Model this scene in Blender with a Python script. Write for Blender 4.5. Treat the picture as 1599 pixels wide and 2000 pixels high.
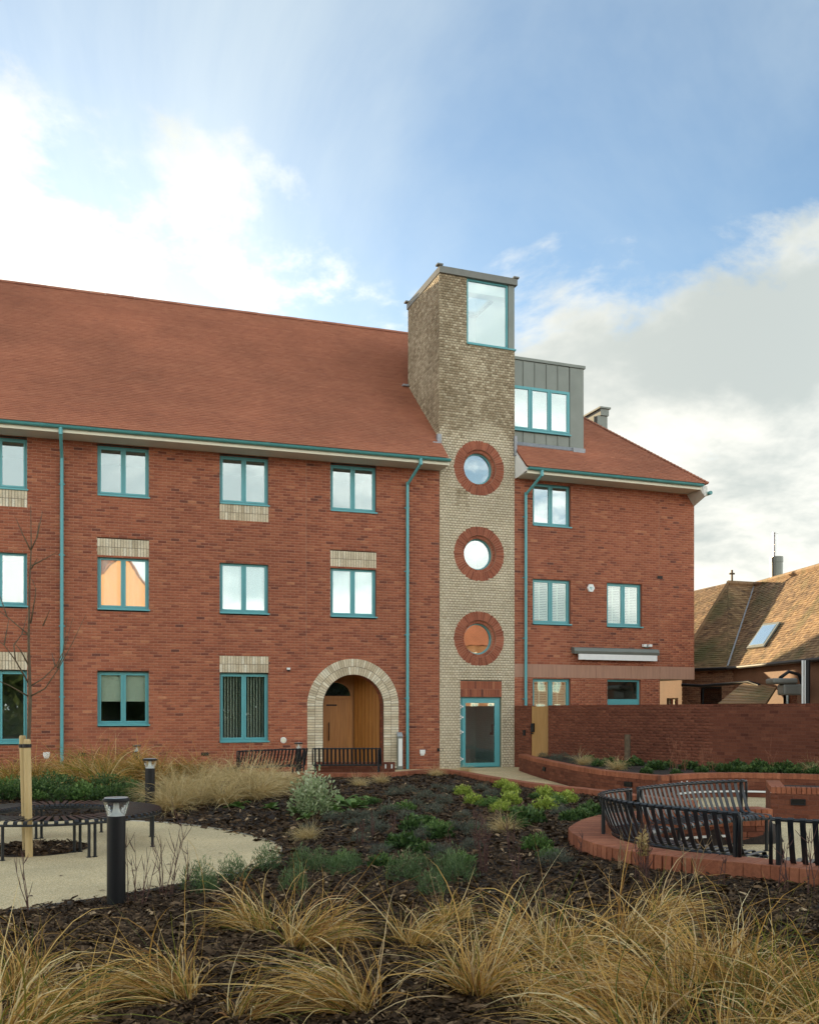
import bpy, math, random
import numpy as np
from mathutils import Matrix, Vector

for _o in list(bpy.data.objects):
    bpy.data.objects.remove(_o)
scene = bpy.context.scene
rad = math.radians
F, HY, CH, CX = 1850.0, 1388.0, 1.72, 799.5      # focal length and horizon in photo pixels, eye height in metres

# ---------------------------------------------------------------- camera
cam = bpy.data.cameras.new('camera')
cam_ob = bpy.data.objects.new('camera', cam)
scene.collection.objects.link(cam_ob)
cam.sensor_fit = 'HORIZONTAL'
cam.sensor_width = 36.0
cam.lens = F / 1599.0 * 36.0
cam.shift_y = (HY - 1000.0) / 1599.0
cam.clip_end = 3000.0
cam_ob.location = (0, 0, CH)
cam_ob.rotation_euler = (rad(90), 0, 0)
scene.camera = cam_ob
scene.render.resolution_x, scene.render.resolution_y = 818, 1024

# ---------------------------------------------------------------- sky, sun, exposure
SUN_AZ, SUN_EL = rad(24.8), rad(8.6)             # azimuth to the left of the view direction
SUN_DIR = Vector((-math.sin(SUN_AZ) * math.cos(SUN_EL), math.cos(SUN_AZ) * math.cos(SUN_EL), math.sin(SUN_EL)))
SKY_STRENGTH = 0.065
world = bpy.data.worlds.new('World')
scene.world = world
world.use_nodes = True
wn, wl_ = world.node_tree.nodes, world.node_tree.links
wn.clear()


def W(t, **kw):
    n = wn.new(t)
    for k, v in kw.items():
        setattr(n, k, v)
    return n


def wmath(op, a, b=None, clamp=False):
    n = W('ShaderNodeMath', operation=op)
    n.use_clamp = clamp
    for i, v in enumerate((a, b)):
        if v is None:
            continue
        if isinstance(v, (int, float)):
            n.inputs[i].default_value = v
        else:
            wl_.new(v, n.inputs[i])
    return n.outputs[0]


def wramp(val, lo, hi, a=0.0, b=1.0):
    n = W('ShaderNodeMapRange', interpolation_type='SMOOTHSTEP')
    wl_.new(val, n.inputs[0])
    for i, v in enumerate((lo, hi, a, b)):
        n.inputs[1 + i].default_value = v
    return n.outputs[0]


def wmix(fac, a, b):
    n = W('ShaderNodeMix', data_type='RGBA')
    wl_.new(fac, n.inputs[0])
    for s, v in ((n.inputs[6], a), (n.inputs[7], b)):
        if isinstance(v, tuple):
            s.default_value = v
        else:
            wl_.new(v, s)
    return n.outputs[2]


sky = W('ShaderNodeTexSky', sky_type='NISHITA')
sky.sun_disc = False
sky.sun_elevation = SUN_EL
sky.sun_rotation = -SUN_AZ
sky.altitude = 30
sky.air_density = 1.0
sky.dust_density = 0.15
sky.ozone_density = 2.0
tc = W('ShaderNodeTexCoord')
sep = W('ShaderNodeSeparateXYZ')
wl_.new(tc.outputs['Generated'], sep.inputs[0])
zc = wmath('MAXIMUM', sep.outputs[2], 0.0)
den = wmath('ADD', zc, 0.30)
comb = W('ShaderNodeCombineXYZ')
wl_.new(wmath('DIVIDE', sep.outputs[0], den), comb.inputs[0])
wl_.new(wmath('DIVIDE', sep.outputs[1], den), comb.inputs[1])
dotn = W('ShaderNodeVectorMath', operation='DOT_PRODUCT')
wl_.new(tc.outputs['Generated'], dotn.inputs[0])
dotn.inputs[1].default_value = SUN_DIR
sd = wmath('MAXIMUM', dotn.outputs['Value'], 0.0)
glow = wmath('POWER', sd, 20.0)                   # forward scattering of thin cloud round the sun
halo = wmath('POWER', sd, 5.0)


def wnoise(scale, detail, rough, off, stretch=(1, 1, 1), dist=0.0, src=None):
    mp = W('ShaderNodeMapping')
    wl_.new(src or comb.outputs[0], mp.inputs[0])
    mp.inputs['Location'].default_value = off
    mp.inputs['Scale'].default_value = stretch
    n = W('ShaderNodeTexNoise')
    n.inputs['Scale'].default_value = scale
    n.inputs['Detail'].default_value = detail
    n.inputs['Roughness'].default_value = rough
    n.inputs['Distortion'].default_value = dist
    wl_.new(mp.outputs[0], n.inputs['Vector'])
    return n.outputs['Fac']


# thin high veil, streaked
VX, VY = 3.1, 1.7
veil = wramp(wnoise(0.75, 8, 0.60, (VX, VY, 0), (1.5, 0.6, 1), 0.6), 0.36, 0.72, 0.03, 0.60)
veil_col = (3.9, 4.25, 4.1, 1)
CLX, CLY = 4.4, 2.5
# cumulus: gathers towards the horizon, as clouds seen edge-on do
cum_n = wnoise(1.9, 13, 0.60, (CLX, CLY, 0.0), (1.0, 1.0, 1.0), 0.25)
cum_s = wnoise(1.9, 6, 0.55, (CLX + .06, CLY + .09, 0.0), (1.0, 1.0, 1.0), 0.25)
low = wramp(sep.outputs[2], 0.66, 0.18, 0.0, 0.26)
cum = wramp(wmath('ADD', cum_n, low), 0.59, 0.69)
shade = wramp(wmath('ADD', cum_s, wmath('MULTIPLY', cum_n, 0.6)), 0.72, 0.96)
cloud_base = wmix(shade, (4.6, 4.5, 4.1, 1), (2.3, 2.52, 2.42, 1))
off_sun_gain = wramp(dotn.outputs['Value'], 0.80, -0.15, 0.95, 2.9)   # front-lit clouds away from the sun, brightened further to light ground and facade
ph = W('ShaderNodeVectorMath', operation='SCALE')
wl_.new(cloud_base, ph.inputs[0]); wl_.new(off_sun_gain, ph.inputs['Scale'])
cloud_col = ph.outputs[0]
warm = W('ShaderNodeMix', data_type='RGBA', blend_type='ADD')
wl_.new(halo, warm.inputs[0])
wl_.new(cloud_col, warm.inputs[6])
warm.inputs[7].default_value = (1.6, 1.4, 1.0, 1)
veil_fill = W('ShaderNodeVectorMath', operation='SCALE')
veil_fill.inputs[0].default_value = veil_col[:3]
wl_.new(wramp(dotn.outputs['Value'], 0.80, -0.15, 1.0, 2.3), veil_fill.inputs['Scale'])  # veil away from the sun raised too, as extra fill on the courtyard
s1 = wmix(veil, sky.outputs[0], veil_fill.outputs[0])
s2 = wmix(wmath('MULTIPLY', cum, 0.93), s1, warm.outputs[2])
gl = W('ShaderNodeMix', data_type='RGBA', blend_type='ADD')
wl_.new(glow, gl.inputs[0])
wl_.new(s2, gl.inputs[6])
gl.inputs[7].default_value = (3.4, 3.3, 3.1, 1)
bg = W('ShaderNodeBackground')
bg.inputs['Strength'].default_value = SKY_STRENGTH
wl_.new(gl.outputs[2], bg.inputs['Color'])
wo = W('ShaderNodeOutputWorld')
wl_.new(bg.outputs[0], wo.inputs[0])

sun = bpy.data.lights.new('sun', 'SUN')
sun.energy = 3.8
sun.angle = rad(0.6)
sun.color = (1.0, 0.76, 0.44)
sun_ob = bpy.data.objects.new('sun', sun)
scene.collection.objects.link(sun_ob)
sun_ob.rotation_euler = SUN_DIR.to_track_quat('Z', 'Y').to_euler()
sun_ob.location = (-20, 40, 40)

scene.view_settings.view_transform = 'Standard'
scene.view_settings.look = 'None'
scene.view_settings.gamma = 1.0
scene.view_settings.use_curve_mapping = False
scene.view_settings.exposure = 1.95

# ---------------------------------------------------------------- helpers
rng = np.random.default_rng(7)
random.seed(7)
COL = scene.collection


def tag(o, label=None, cat=None, group=None, kind=None):
    for k, v in (('label', label), ('category', cat), ('group', group), ('kind', kind)):
        if v:
            o[k] = v
    return o


def empty(name, loc, label, cat, group=None):
    o = bpy.data.objects.new(name, None)
    o.empty_display_size = 0.2
    o.location = loc
    COL.objects.link(o)
    return tag(o, label, cat, group)


def pworld(p):
    """matrix of a parent as set here, without waiting for the depsgraph"""
    m = p.matrix_basis.copy()
    if p.parent:
        m = pworld(p.parent) @ p.matrix_parent_inverse @ m
    return m


def link(name, me, parent=None, mw=None):
    o = bpy.data.objects.new(name, me)
    COL.objects.link(o)
    if mw is not None:
        o.matrix_basis = mw
    if parent is not None:
        o.parent = parent
        o.matrix_parent_inverse = pworld(parent).inverted()
    return o


def mesh(name, verts, faces, mat, tone=None, smooth=False):
    me = bpy.data.meshes.new(name)
    if isinstance(verts, np.ndarray) and isinstance(faces, np.ndarray):
        nv, (nf, k) = len(verts), faces.shape
        me.vertices.add(nv)
        me.vertices.foreach_set('co', np.ascontiguousarray(verts, dtype=np.float32).ravel())
        me.loops.add(nf * k)
        me.loops.foreach_set('vertex_index', np.ascontiguousarray(faces, dtype=np.int32).ravel())
        me.polygons.add(nf)
        me.polygons.foreach_set('loop_start', np.arange(0, nf * k, k, dtype=np.int32))
        me.update(calc_edges=True)
    else:
        me.from_pydata([tuple(map(float, v)) for v in verts], [], [list(map(int, f)) for f in faces])
        me.update()
    if tone is not None:
        at = me.attributes.new('tone', 'FLOAT', 'FACE')
        at.data.foreach_set('value', np.ascontiguousarray(np.broadcast_to(tone, len(me.polygons)), dtype=np.float32))
    if smooth:
        me.polygons.foreach_set('use_smooth', np.ones(len(me.polygons), dtype=bool))
    me.materials.append(mat)
    return me


class MB:
    """collects simple solids into ONE mesh"""
    def __init__(s):
        s.v, s.f, s.t, s.sm = [], [], [], []

    def quad(s, a, b, c, d, tone=0.5):
        i = len(s.v)
        s.v += [a, b, c, d]
        s.f.append((i, i + 1, i + 2, i + 3)); s.t.append(tone)
        return s

    def poly(s, pts, tone=0.5):
        i = len(s.v)
        s.v += list(pts)
        s.f.append(tuple(range(i, i + len(pts)))); s.t.append(tone)
        return s

    def box(s, x0, x1, y0, y1, z0, z1, tone=0.5):
        i = len(s.v)
        s.v += [(x, y, z) for z in (z0, z1) for y in (y0, y1) for x in (x0, x1)]
        for f in ((0, 2, 3, 1), (4, 5, 7, 6), (0, 1, 5, 4), (2, 6, 7, 3), (0, 4, 6, 2), (1, 3, 7, 5)):
            s.f.append(tuple(i + k for k in f)); s.t.append(tone)
        return s

    def prism(s, pts, h, axis=2, tone=0.5):
        """polygon extruded by vector h (3-tuple)"""
        i, n = len(s.v), len(pts)
        s.v += [tuple(p) for p in pts] + [tuple(p[k] + h[k] for k in range(3)) for p in pts]
        s.f.append(tuple(range(i + n - 1, i - 1, -1))); s.t.append(tone)
        s.f.append(tuple(range(i + n, i + 2 * n))); s.t.append(tone)
        for k in range(n):
            j = (k + 1) % n
            s.f.append((i + k, i + j, i + n + j, i + n + k)); s.t.append(tone)
        return s

    def tube(s, pts, r, n=8, cap=True, tone=0.5):
        pts = [Vector(p) for p in pts]
        rs = r if isinstance(r, (list, tuple)) else [r] * len(pts)
        base = len(s.v)
        up0 = None
        for k, p in enumerate(pts):
            a = pts[max(k - 1, 0)]; b = pts[min(k + 1, len(pts) - 1)]
            t = (b - a).normalized()
            if up0 is None:
                up0 = Vector((0, 0, 1)) if abs(t.z) < 0.9 else Vector((1, 0, 0))
            x = t.cross(up0)
            if x.length < 1e-4:
                x = t.orthogonal()
            x.normalize(); y = x.cross(t).normalized(); up0 = y
            for q in range(n):
                an = 2 * math.pi * q / n
                s.v.append(tuple(p + x * (rs[k] * math.cos(an)) + y * (rs[k] * math.sin(an))))
        for k in range(len(pts) - 1):
            for q in range(n):
                q2 = (q + 1) % n
                s.f.append((base + k * n + q, base + k * n + q2, base + (k + 1) * n + q2, base + (k + 1) * n + q)); s.t.append(tone)
        if cap:
            s.f.append(tuple(base + q for q in range(n - 1, -1, -1))); s.t.append(tone)
            e = base + (len(pts) - 1) * n
            s.f.append(tuple(e + q for q in range(n))); s.t.append(tone)
        return s

    def lathe(s, prof, n=24, cx=0, cy=0, tone=0.5):
        base = len(s.v)
        for r, z in prof:
            for q in range(n):
                an = 2 * math.pi * q / n
                s.v.append((cx + r * math.cos(an), cy + r * math.sin(an), z))
        for k in range(len(prof) - 1):
            for q in range(n):
                q2 = (q + 1) % n
                s.f.append((base + k * n + q, base + k * n + q2, base + (k + 1) * n + q2, base + (k + 1) * n + q)); s.t.append(tone)
        s.f.append(tuple(base + q for q in range(n - 1, -1, -1))); s.t.append(tone)
        e = base + (len(prof) - 1) * n
        s.f.append(tuple(e + q for q in range(n))); s.t.append(tone)
        return s

    def data(s, name, mat, smooth=False):
        return mesh(name, s.v, s.f, mat, np.array(s.t, dtype=np.float32), smooth)

    def build(s, name, mat, parent=None, mw=None, smooth=False, bevel=0.0):
        o = link(name, s.data(name, mat, smooth), parent, mw)
        if bevel:
            m = o.modifiers.new('bevel', 'BEVEL'); m.width = bevel; m.segments = 2; m.limit_method = 'ANGLE'
        return o


def spline(pts, n=10, closed=False):
    """Catmull-Rom through pts"""
    P = [np.array(p, float) for p in pts]
    if closed:
        P = [P[-1]] + P + [P[0], P[1]]
    else:
        P = [2 * P[0] - P[1]] + P + [2 * P[-1] - P[-2]]
    out = []
    for i in range(1, len(P) - 2):
        for k in range(n):
            t = k / n
            a, b, c, d = P[i - 1], P[i], P[i + 1], P[i + 2]
            out.append(0.5 * (2 * b + (c - a) * t + (2 * a - 5 * b + 4 * c - d) * t * t + (3 * b - a - 3 * c + d) * t ** 3))
    if not closed:
        out.append(P[-2])
    return np.array(out)


def resample(pts, step, start=0.0):
    """points and unit tangents each `step` along a polyline"""
    pts = np.asarray(pts, float)
    seg = np.linalg.norm(np.diff(pts, axis=0), axis=1)
    cum = np.concatenate([[0], np.cumsum(seg)])
    s = np.arange(start, cum[-1], step)
    out = np.stack([np.interp(s, cum, pts[:, k]) for k in range(pts.shape[1])], 1)
    e = 0.02
    q1 = np.stack([np.interp(np.clip(s + e, 0, cum[-1]), cum, pts[:, k]) for k in range(pts.shape[1])], 1)
    q0 = np.stack([np.interp(np.clip(s - e, 0, cum[-1]), cum, pts[:, k]) for k in range(pts.shape[1])], 1)
    t = q1 - q0
    t /= np.linalg.norm(t, axis=1)[:, None]
    return out, t, cum[-1]


def ground_pt(px, py, z=0.0):
    Y = F * (CH - z) / (py - HY)
    return ((px - CX) / F * Y, Y)


def at(px, py, Y):
    return ((px - CX) / F * Y, Y, CH - (py - HY) / F * Y)


def frame(ox, oy, ang):
    return Matrix.Translation((ox, oy, 0)) @ Matrix.Rotation(ang, 4, 'Z')


# ---------------------------------------------------------------- materials
def mat_new(name):
    m = bpy.data.materials.new(name)
    m.use_nodes = True
    nt = m.node_tree
    return m, nt.nodes, nt.links, nt.nodes['Principled BSDF']


def ramp_node(nodes, stops, interp='LINEAR'):
    r = nodes.new('ShaderNodeValToRGB')
    e = r.color_ramp
    e.interpolation = interp
    while len(e.elements) > 1:
        e.elements.remove(e.elements[-1])
    e.elements[0].position = stops[0][0]; e.elements[0].color = (*stops[0][1], 1)
    for p, c in stops[1:]:
        k = e.elements.new(p); k.color = (*c, 1)
    return r


def noise_node(nodes, links, scale, detail=4, rough=0.55, coord='Object', stretch=None):
    t = nodes.new('ShaderNodeTexCoord')
    n = nodes.new('ShaderNodeTexNoise')
    n.inputs['Scale'].default_value = scale
    n.inputs['Detail'].default_value = detail
    n.inputs['Roughness'].default_value = rough
    if stretch:
        mp = nodes.new('ShaderNodeMapping')
        mp.inputs['Scale'].default_value = stretch
        links.new(t.outputs[coord], mp.inputs[0]); links.new(mp.outputs[0], n.inputs['Vector'])
    else:
        links.new(t.outputs[coord], n.inputs['Vector'])
    return n


def mat_plain(name, col, rough=0.5, metal=0.0, var=0.12, scale=6.0, bump=0.0, bscale=60.0, spec=0.5, stretch=None):
    m, N, L, P = mat_new(name)
    P.inputs['Roughness'].default_value = rough
    P.inputs['Metallic'].default_value = metal
    P.inputs['Specular IOR Level'].default_value = spec
    n = noise_node(N, L, scale, 5, 0.6, 'Object', stretch)
    lo = tuple(c * (1 - var) for c in col); hi = tuple(min(1, c * (1 + var)) for c in col)
    r = ramp_node(N, [(0.3, lo), (0.7, hi)])
    L.new(n.outputs['Fac'], r.inputs[0]); L.new(r.outputs[0], P.inputs['Base Color'])
    if bump:
        b = noise_node(N, L, bscale, 4, 0.6)
        bn = N.new('ShaderNodeBump'); bn.inputs['Strength'].default_value = bump; bn.inputs['Distance'].default_value = 0.01
        L.new(b.outputs['Fac'], bn.inputs['Height']); L.new(bn.outputs[0], P.inputs['Normal'])
    return m


def mat_tone(name, stops, rough=0.8, patch=0.25, pscale=0.6, grain=0.2, gscale=35.0, bump=0.3, spec=0.3, transl=0.0, patch_dark=None, stretch=None):
    """colour from the per-piece attribute 'tone', weathered by large and small noise"""
    m, N, L, P = mat_new(name)
    P.inputs['Roughness'].default_value = rough
    P.inputs['Specular IOR Level'].default_value = spec
    a = N.new('ShaderNodeAttribute'); a.attribute_name = 'tone'
    r = ramp_node(N, stops)
    L.new(a.outputs['Fac'], r.inputs[0])
    col = r.outputs[0]
    geo = N.new('ShaderNodeNewGeometry')
    for sc, amt in ((pscale, patch), (gscale, grain)):
        if not amt:
            continue
        n = N.new('ShaderNodeTexNoise')
        n.inputs['Scale'].default_value = sc; n.inputs['Detail'].default_value = 5; n.inputs['Roughness'].default_value = 0.6
        if stretch and sc == pscale:
            mp = N.new('ShaderNodeMapping'); mp.inputs['Scale'].default_value = stretch
            L.new(geo.outputs['Position'], mp.inputs[0]); L.new(mp.outputs[0], n.inputs['Vector'])
        else:
            L.new(geo.outputs['Position'], n.inputs['Vector'])
        mr = N.new('ShaderNodeMapRange')
        L.new(n.outputs['Fac'], mr.inputs[0])
        mr.inputs[1].default_value = 0.3; mr.inputs[2].default_value = 0.7
        mr.inputs[3].default_value = 1 - amt; mr.inputs[4].default_value = 1 + amt
        mx = N.new('ShaderNodeVectorMath'); mx.operation = 'SCALE'
        L.new(col, mx.inputs[0]); L.new(mr.outputs[0], mx.inputs['Scale'])
        col = mx.outputs[0]
    if patch_dark:                                   # stains: (noise scale, lo, hi, colour)
        sc, lo, hi, dc = patch_dark
        n = N.new('ShaderNodeTexNoise'); n.inputs['Scale'].default_value = sc; n.inputs['Detail'].default_value = 6
        mp = N.new('ShaderNodeMapping'); mp.inputs['Scale'].default_value = (1, 1, 0.45); mp.inputs['Location'].default_value = (3.3, 1.2, 0)
        L.new(geo.outputs['Position'], mp.inputs[0]); L.new(mp.outputs[0], n.inputs['Vector'])
        mr = N.new('ShaderNodeMapRange'); L.new(n.outputs['Fac'], mr.inputs[0])
        mr.inputs[1].default_value = lo; mr.inputs[2].default_value = hi
        mx = N.new('ShaderNodeMix'); mx.data_type = 'RGBA'
        L.new(mr.outputs[0], mx.inputs[0]); L.new(col, mx.inputs[6]); mx.inputs[7].default_value = (*dc, 1)
        mx.clamp_factor = True
        col = mx.outputs[2]
    L.new(col, P.inputs['Base Color'])
    if bump:
        b = N.new('ShaderNodeTexNoise'); b.inputs['Scale'].default_value = gscale * 2; b.inputs['Detail'].default_value = 4
        L.new(geo.outputs['Position'], b.inputs['Vector'])
        bn = N.new('ShaderNodeBump'); bn.inputs['Strength'].default_value = bump; bn.inputs['Distance'].default_value = 0.006
        L.new(b.outputs['Fac'], bn.inputs['Height']); L.new(bn.outputs[0], P.inputs['Normal'])
    if transl:
        tr = N.new('ShaderNodeBsdfTranslucent'); L.new(col, tr.inputs[0])
        ms = N.new('ShaderNodeMixShader'); ms.inputs[0].default_value = transl
        out = N['Material Output']
        L.new(P.outputs[0], ms.inputs[1]); L.new(tr.outputs[0], ms.inputs[2]); L.new(ms.outputs[0], out.inputs[0])
    return m


def mat_glass(name, refl=0.35, tint=(0.86, 0.93, 0.92)):
    m, N, L, P = mat_new(name)
    N.remove(P)
    tr = N.new('ShaderNodeBsdfTransparent'); tr.inputs[0].default_value = (*tint, 1)
    gl = N.new('ShaderNodeBsdfGlossy'); gl.inputs['Roughness'].default_value = 0.015
    gl.inputs['Color'].default_value = (0.93, 0.98, 1.0, 1)
    t = noise_node(N, L, 1.1, 2, 0.5)
    bn = N.new('ShaderNodeBump'); bn.inputs['Strength'].default_value = 0.04; bn.inputs['Distance'].default_value = 0.05
    L.new(t.outputs['Fac'], bn.inputs['Height']); L.new(bn.outputs[0], gl.inputs['Normal'])
    fr = N.new('ShaderNodeLayerWeight'); fr.inputs[0].default_value = 0.25
    mr = N.new('ShaderNodeMapRange'); L.new(fr.outputs['Facing'], mr.inputs[0])
    mr.inputs[3].default_value = refl; mr.inputs[4].default_value = 0.95
    ms = N.new('ShaderNodeMixShader')
    L.new(mr.outputs[0], ms.inputs[0]); L.new(tr.outputs[0], ms.inputs[1]); L.new(gl.outputs[0], ms.inputs[2])
    L.new(ms.outputs[0], N['Material Output'].inputs[0])
    return m


def mat_wood(name, c1, c2, scale=(14, 14, 0.8), rough=0.5):
    m, N, L, P = mat_new(name)
    P.inputs['Roughness'].default_value = rough
    n = noise_node(N, L, 2.0, 8, 0.65, 'Object', scale)
    r = ramp_node(N, [(0.3, c1), (0.7, c2)])
    L.new(n.outputs['Fac'], r.inputs[0])
    a = N.new('ShaderNodeAttribute'); a.attribute_name = 'tone'
    mr = N.new('ShaderNodeMapRange'); L.new(a.outputs['Fac'], mr.inputs[0]); mr.inputs[3].default_value = 0.75; mr.inputs[4].default_value = 1.25
    mx = N.new('ShaderNodeVectorMath'); mx.operation = 'SCALE'
    L.new(r.outputs[0], mx.inputs[0]); L.new(mr.outputs[0], mx.inputs['Scale'])
    L.new(mx.outputs[0], P.inputs['Base Color'])
    return m


RED = [(0.0, (0.13, 0.046, 0.034)), (0.15, (0.22, 0.068, 0.041)), (0.45, (0.315, 0.100, 0.054)), (0.75, (0.375, 0.132, 0.070)), (1.0, (0.45, 0.19, 0.10))]
M = {}
M['red'] = mat_tone('red_brick', RED, patch=0.13, pscale=0.5, grain=0.12, stretch=(1, 1, 0.5))
M['ring_red'] = mat_tone('ring_brick', [(0, (0.20, 0.062, 0.036)), (0.5, (0.29, 0.09, 0.05)), (1, (0.36, 0.125, 0.07))], patch=0.15, pscale=1.2)
M['red_mortar'] = mat_plain('red_mortar', (0.44, 0.235, 0.155), 0.95, var=0.15, scale=2, bump=0.3)
M['dark_red'] = mat_tone('garden_brick', [(0, (0.11, 0.033, 0.018)), (0.5, (0.165, 0.052, 0.028)), (1, (0.215, 0.076, 0.041))], patch=0.18)
M['dark_mortar'] = mat_plain('garden_mortar', (0.165, 0.066, 0.042), 0.95, var=0.15, scale=2, bump=0.3)
M['cope'] = mat_tone('coping_brick', [(0, (0.24, 0.078, 0.040)), (0.5, (0.31, 0.105, 0.053)), (1, (0.37, 0.135, 0.070))], patch=0.2, pscale=1.5)
M['buff'] = mat_tone('buff_brick', [(0, (0.20, 0.15, 0.085)), (0.25, (0.34, 0.27, 0.175)), (0.5, (0.56, 0.475, 0.335)), (0.8, (0.64, 0.555, 0.41)), (1, (0.70, 0.62, 0.47))], patch=0.10, pscale=0.9, patch_dark=(0.45, 0.66, 0.95, (0.30, 0.235, 0.145)))
M['buff_mortar'] = mat_plain('buff_mortar', (0.13, 0.10, 0.065), 0.95, var=0.2, scale=2, bump=0.3)
M['pale'] = mat_tone('pale_brick', [(0, (0.46, 0.38, 0.26)), (0.5, (0.62, 0.53, 0.38)), (1, (0.72, 0.66, 0.52))], patch=0.12, pscale=3)
M['pale_mortar'] = mat_plain('pale_mortar', (0.14, 0.11, 0.08), 0.95, var=0.2)
M['tile'] = mat_tone('clay_tile', [(0, (0.25, 0.088, 0.053)), (0.5, (0.335, 0.124, 0.068)), (1, (0.42, 0.175, 0.10))], rough=0.6, grain=0.06, patch=0.22, pscale=0.3, spec=0.4)
M['old_tile'] = mat_tone('old_clay_tile', [(0, (0.14, 0.085, 0.048)), (0.5, (0.27, 0.165, 0.085)), (1, (0.40, 0.26, 0.13))], rough=0.8, patch=0.25, pscale=0.8, patch_dark=(0.9, 0.50, 0.72, (0.13, 0.125, 0.05)))
M['old_brick'] = mat_tone('old_brick', [(0, (0.12, 0.06, 0.04)), (0.5, (0.20, 0.10, 0.06)), (1, (0.29, 0.16, 0.09))], patch=0.25)
M['old_mortar'] = mat_plain('old_mortar', (0.30, 0.18, 0.105), 0.95, var=0.2)
M['teal'] = mat_plain('teal_paint', (0.10, 0.36, 0.39), 0.38, var=0.06, scale=3)
M['teal_dark'] = mat_plain('teal_gutter_paint', (0.075, 0.285, 0.285), 0.4, var=0.1, scale=3)
M['zinc'] = mat_plain('grey_zinc', (0.19, 0.205, 0.18), 0.45, metal=0.35, var=0.08, scale=2)
M['coping_metal'] = mat_plain('coping_metal', (0.17, 0.17, 0.15), 0.5, metal=0.3, var=0.1)
M['lead'] = mat_plain('lead', (0.30, 0.31, 0.33), 0.55, metal=0.3, var=0.2, scale=12, bump=0.4)
M['soffit'] = mat_plain('soffit_board', (0.55, 0.55, 0.50), 0.7, var=0.06, scale=1.5)
M['white'] = mat_plain('white_paint', (0.78, 0.79, 0.77), 0.5, var=0.04)
M['cream'] = mat_plain('cream_paint', (0.74, 0.70, 0.56), 0.55, var=0.04)
M['stone'] = mat_plain('pink_stone', (0.40, 0.225, 0.155), 0.85, var=0.12, scale=4, bump=0.15, stretch=(3, 3, 0.3))
M['black'] = mat_plain('black_powder_coat', (0.010, 0.010, 0.011), 0.45, var=0.15, scale=20, spec=0.35)
M['bench'] = mat_plain('charcoal_bench_coat', (0.011, 0.014, 0.018), 0.33, var=0.15, scale=15)
M['steel'] = mat_plain('brushed_steel', (0.55, 0.56, 0.56), 0.35, metal=0.9, var=0.06)
M['resin'] = None
M['oak'] = mat_wood('oak', (0.30, 0.115, 0.022), (0.43, 0.185, 0.042))
M['pine'] = mat_wood('pine_stake', (0.47, 0.33, 0.14), (0.64, 0.48, 0.25), (9, 9, 0.7), 0.75)
M['gate_wood'] = mat_wood('gate_wood', (0.36, 0.19, 0.06), (0.48, 0.28, 0.105))
M['bark'] = mat_plain('bark', (0.12, 0.085, 0.05), 0.85, var=0.35, scale=14, bump=0.4)
M['twig'] = mat_plain('twig', (0.10, 0.045, 0.035), 0.8, var=0.3, scale=20)
M['twig_tan'] = mat_plain('tan_stalk', (0.30, 0.20, 0.10), 0.85, var=0.3, scale=20)
M['twig_coral'] = mat_plain('coral_stem', (0.32, 0.13, 0.07), 0.8, var=0.25, scale=20)
M['room'] = mat_plain('room_plaster', (0.32, 0.31, 0.28), 0.9, var=0.1, scale=1)
M['room_white'] = mat_plain('stair_plaster', (0.84, 0.86, 0.82), 0.85, var=0.03, scale=1)
M['blind'] = mat_plain('white_blind', (0.86, 0.88, 0.88), 0.8, var=0.03, scale=2)
M['blind_cream'] = mat_plain('cream_blind', (0.72, 0.67, 0.53), 0.85, var=0.04, scale=2)
M['curtain'] = mat_plain('peach_curtain', (0.85, 0.42, 0.14), 0.85, var=0.1, scale=3)
M['glass'] = mat_glass('window_glass', 0.22)
M['tower_glass'] = mat_glass('tower_glass', 0.2)
M['peach_render'] = mat_plain('peach_render', (0.66, 0.33, 0.15), 0.85, var=0.06, scale=1)
M['glass_low'] = mat_glass('clear_glass', 0.075)
M['lamp_glass'] = mat_glass('lamp_glass', 0.10, (0.95, 0.97, 0.96))
M['dark'] = mat_plain('dark_recess', (0.02, 0.02, 0.02), 0.9)


def mat_resin():
    m, N, L, P = mat_new('resin_bound_gravel')
    P.inputs['Roughness'].default_value = 0.85
    t = N.new('ShaderNodeNewGeometry')
    v = N.new('ShaderNodeTexVoronoi'); v.inputs['Scale'].default_value = 130.0
    L.new(t.outputs['Position'], v.inputs['Vector'])
    r = ramp_node(N, [(0.0, (0.34, 0.25, 0.13)), (0.3, (0.64, 0.48, 0.25)), (0.65, (0.76, 0.59, 0.325)), (1.0, (0.82, 0.70, 0.46))])
    sx = N.new('ShaderNodeSeparateColor'); L.new(v.outputs['Color'], sx.inputs[0])
    L.new(sx.outputs[0], r.inputs[0])
    n = N.new('ShaderNodeTexNoise'); n.inputs['Scale'].default_value = 0.9; n.inputs['Detail'].default_value = 6
    L.new(t.outputs['Position'], n.inputs['Vector'])
    mr = N.new('ShaderNodeMapRange'); L.new(n.outputs['Fac'], mr.inputs[0]); mr.inputs[1].default_value = 0.3; mr.inputs[2].default_value = 0.7
    mr.inputs[3].default_value = 0.82; mr.inputs[4].default_value = 1.1
    s = N.new('ShaderNodeVectorMath'); s.operation = 'SCALE'
    L.new(r.outputs[0], s.inputs[0]); L.new(mr.outputs[0], s.inputs['Scale']); L.new(s.outputs[0], P.inputs['Base Color'])
    bn = N.new('ShaderNodeBump'); bn.inputs['Strength'].default_value = 0.5; bn.inputs['Distance'].default_value = 0.004
    L.new(v.outputs['Distance'], bn.inputs['Height']); L.new(bn.outputs[0], P.inputs['Normal'])
    return m


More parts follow.
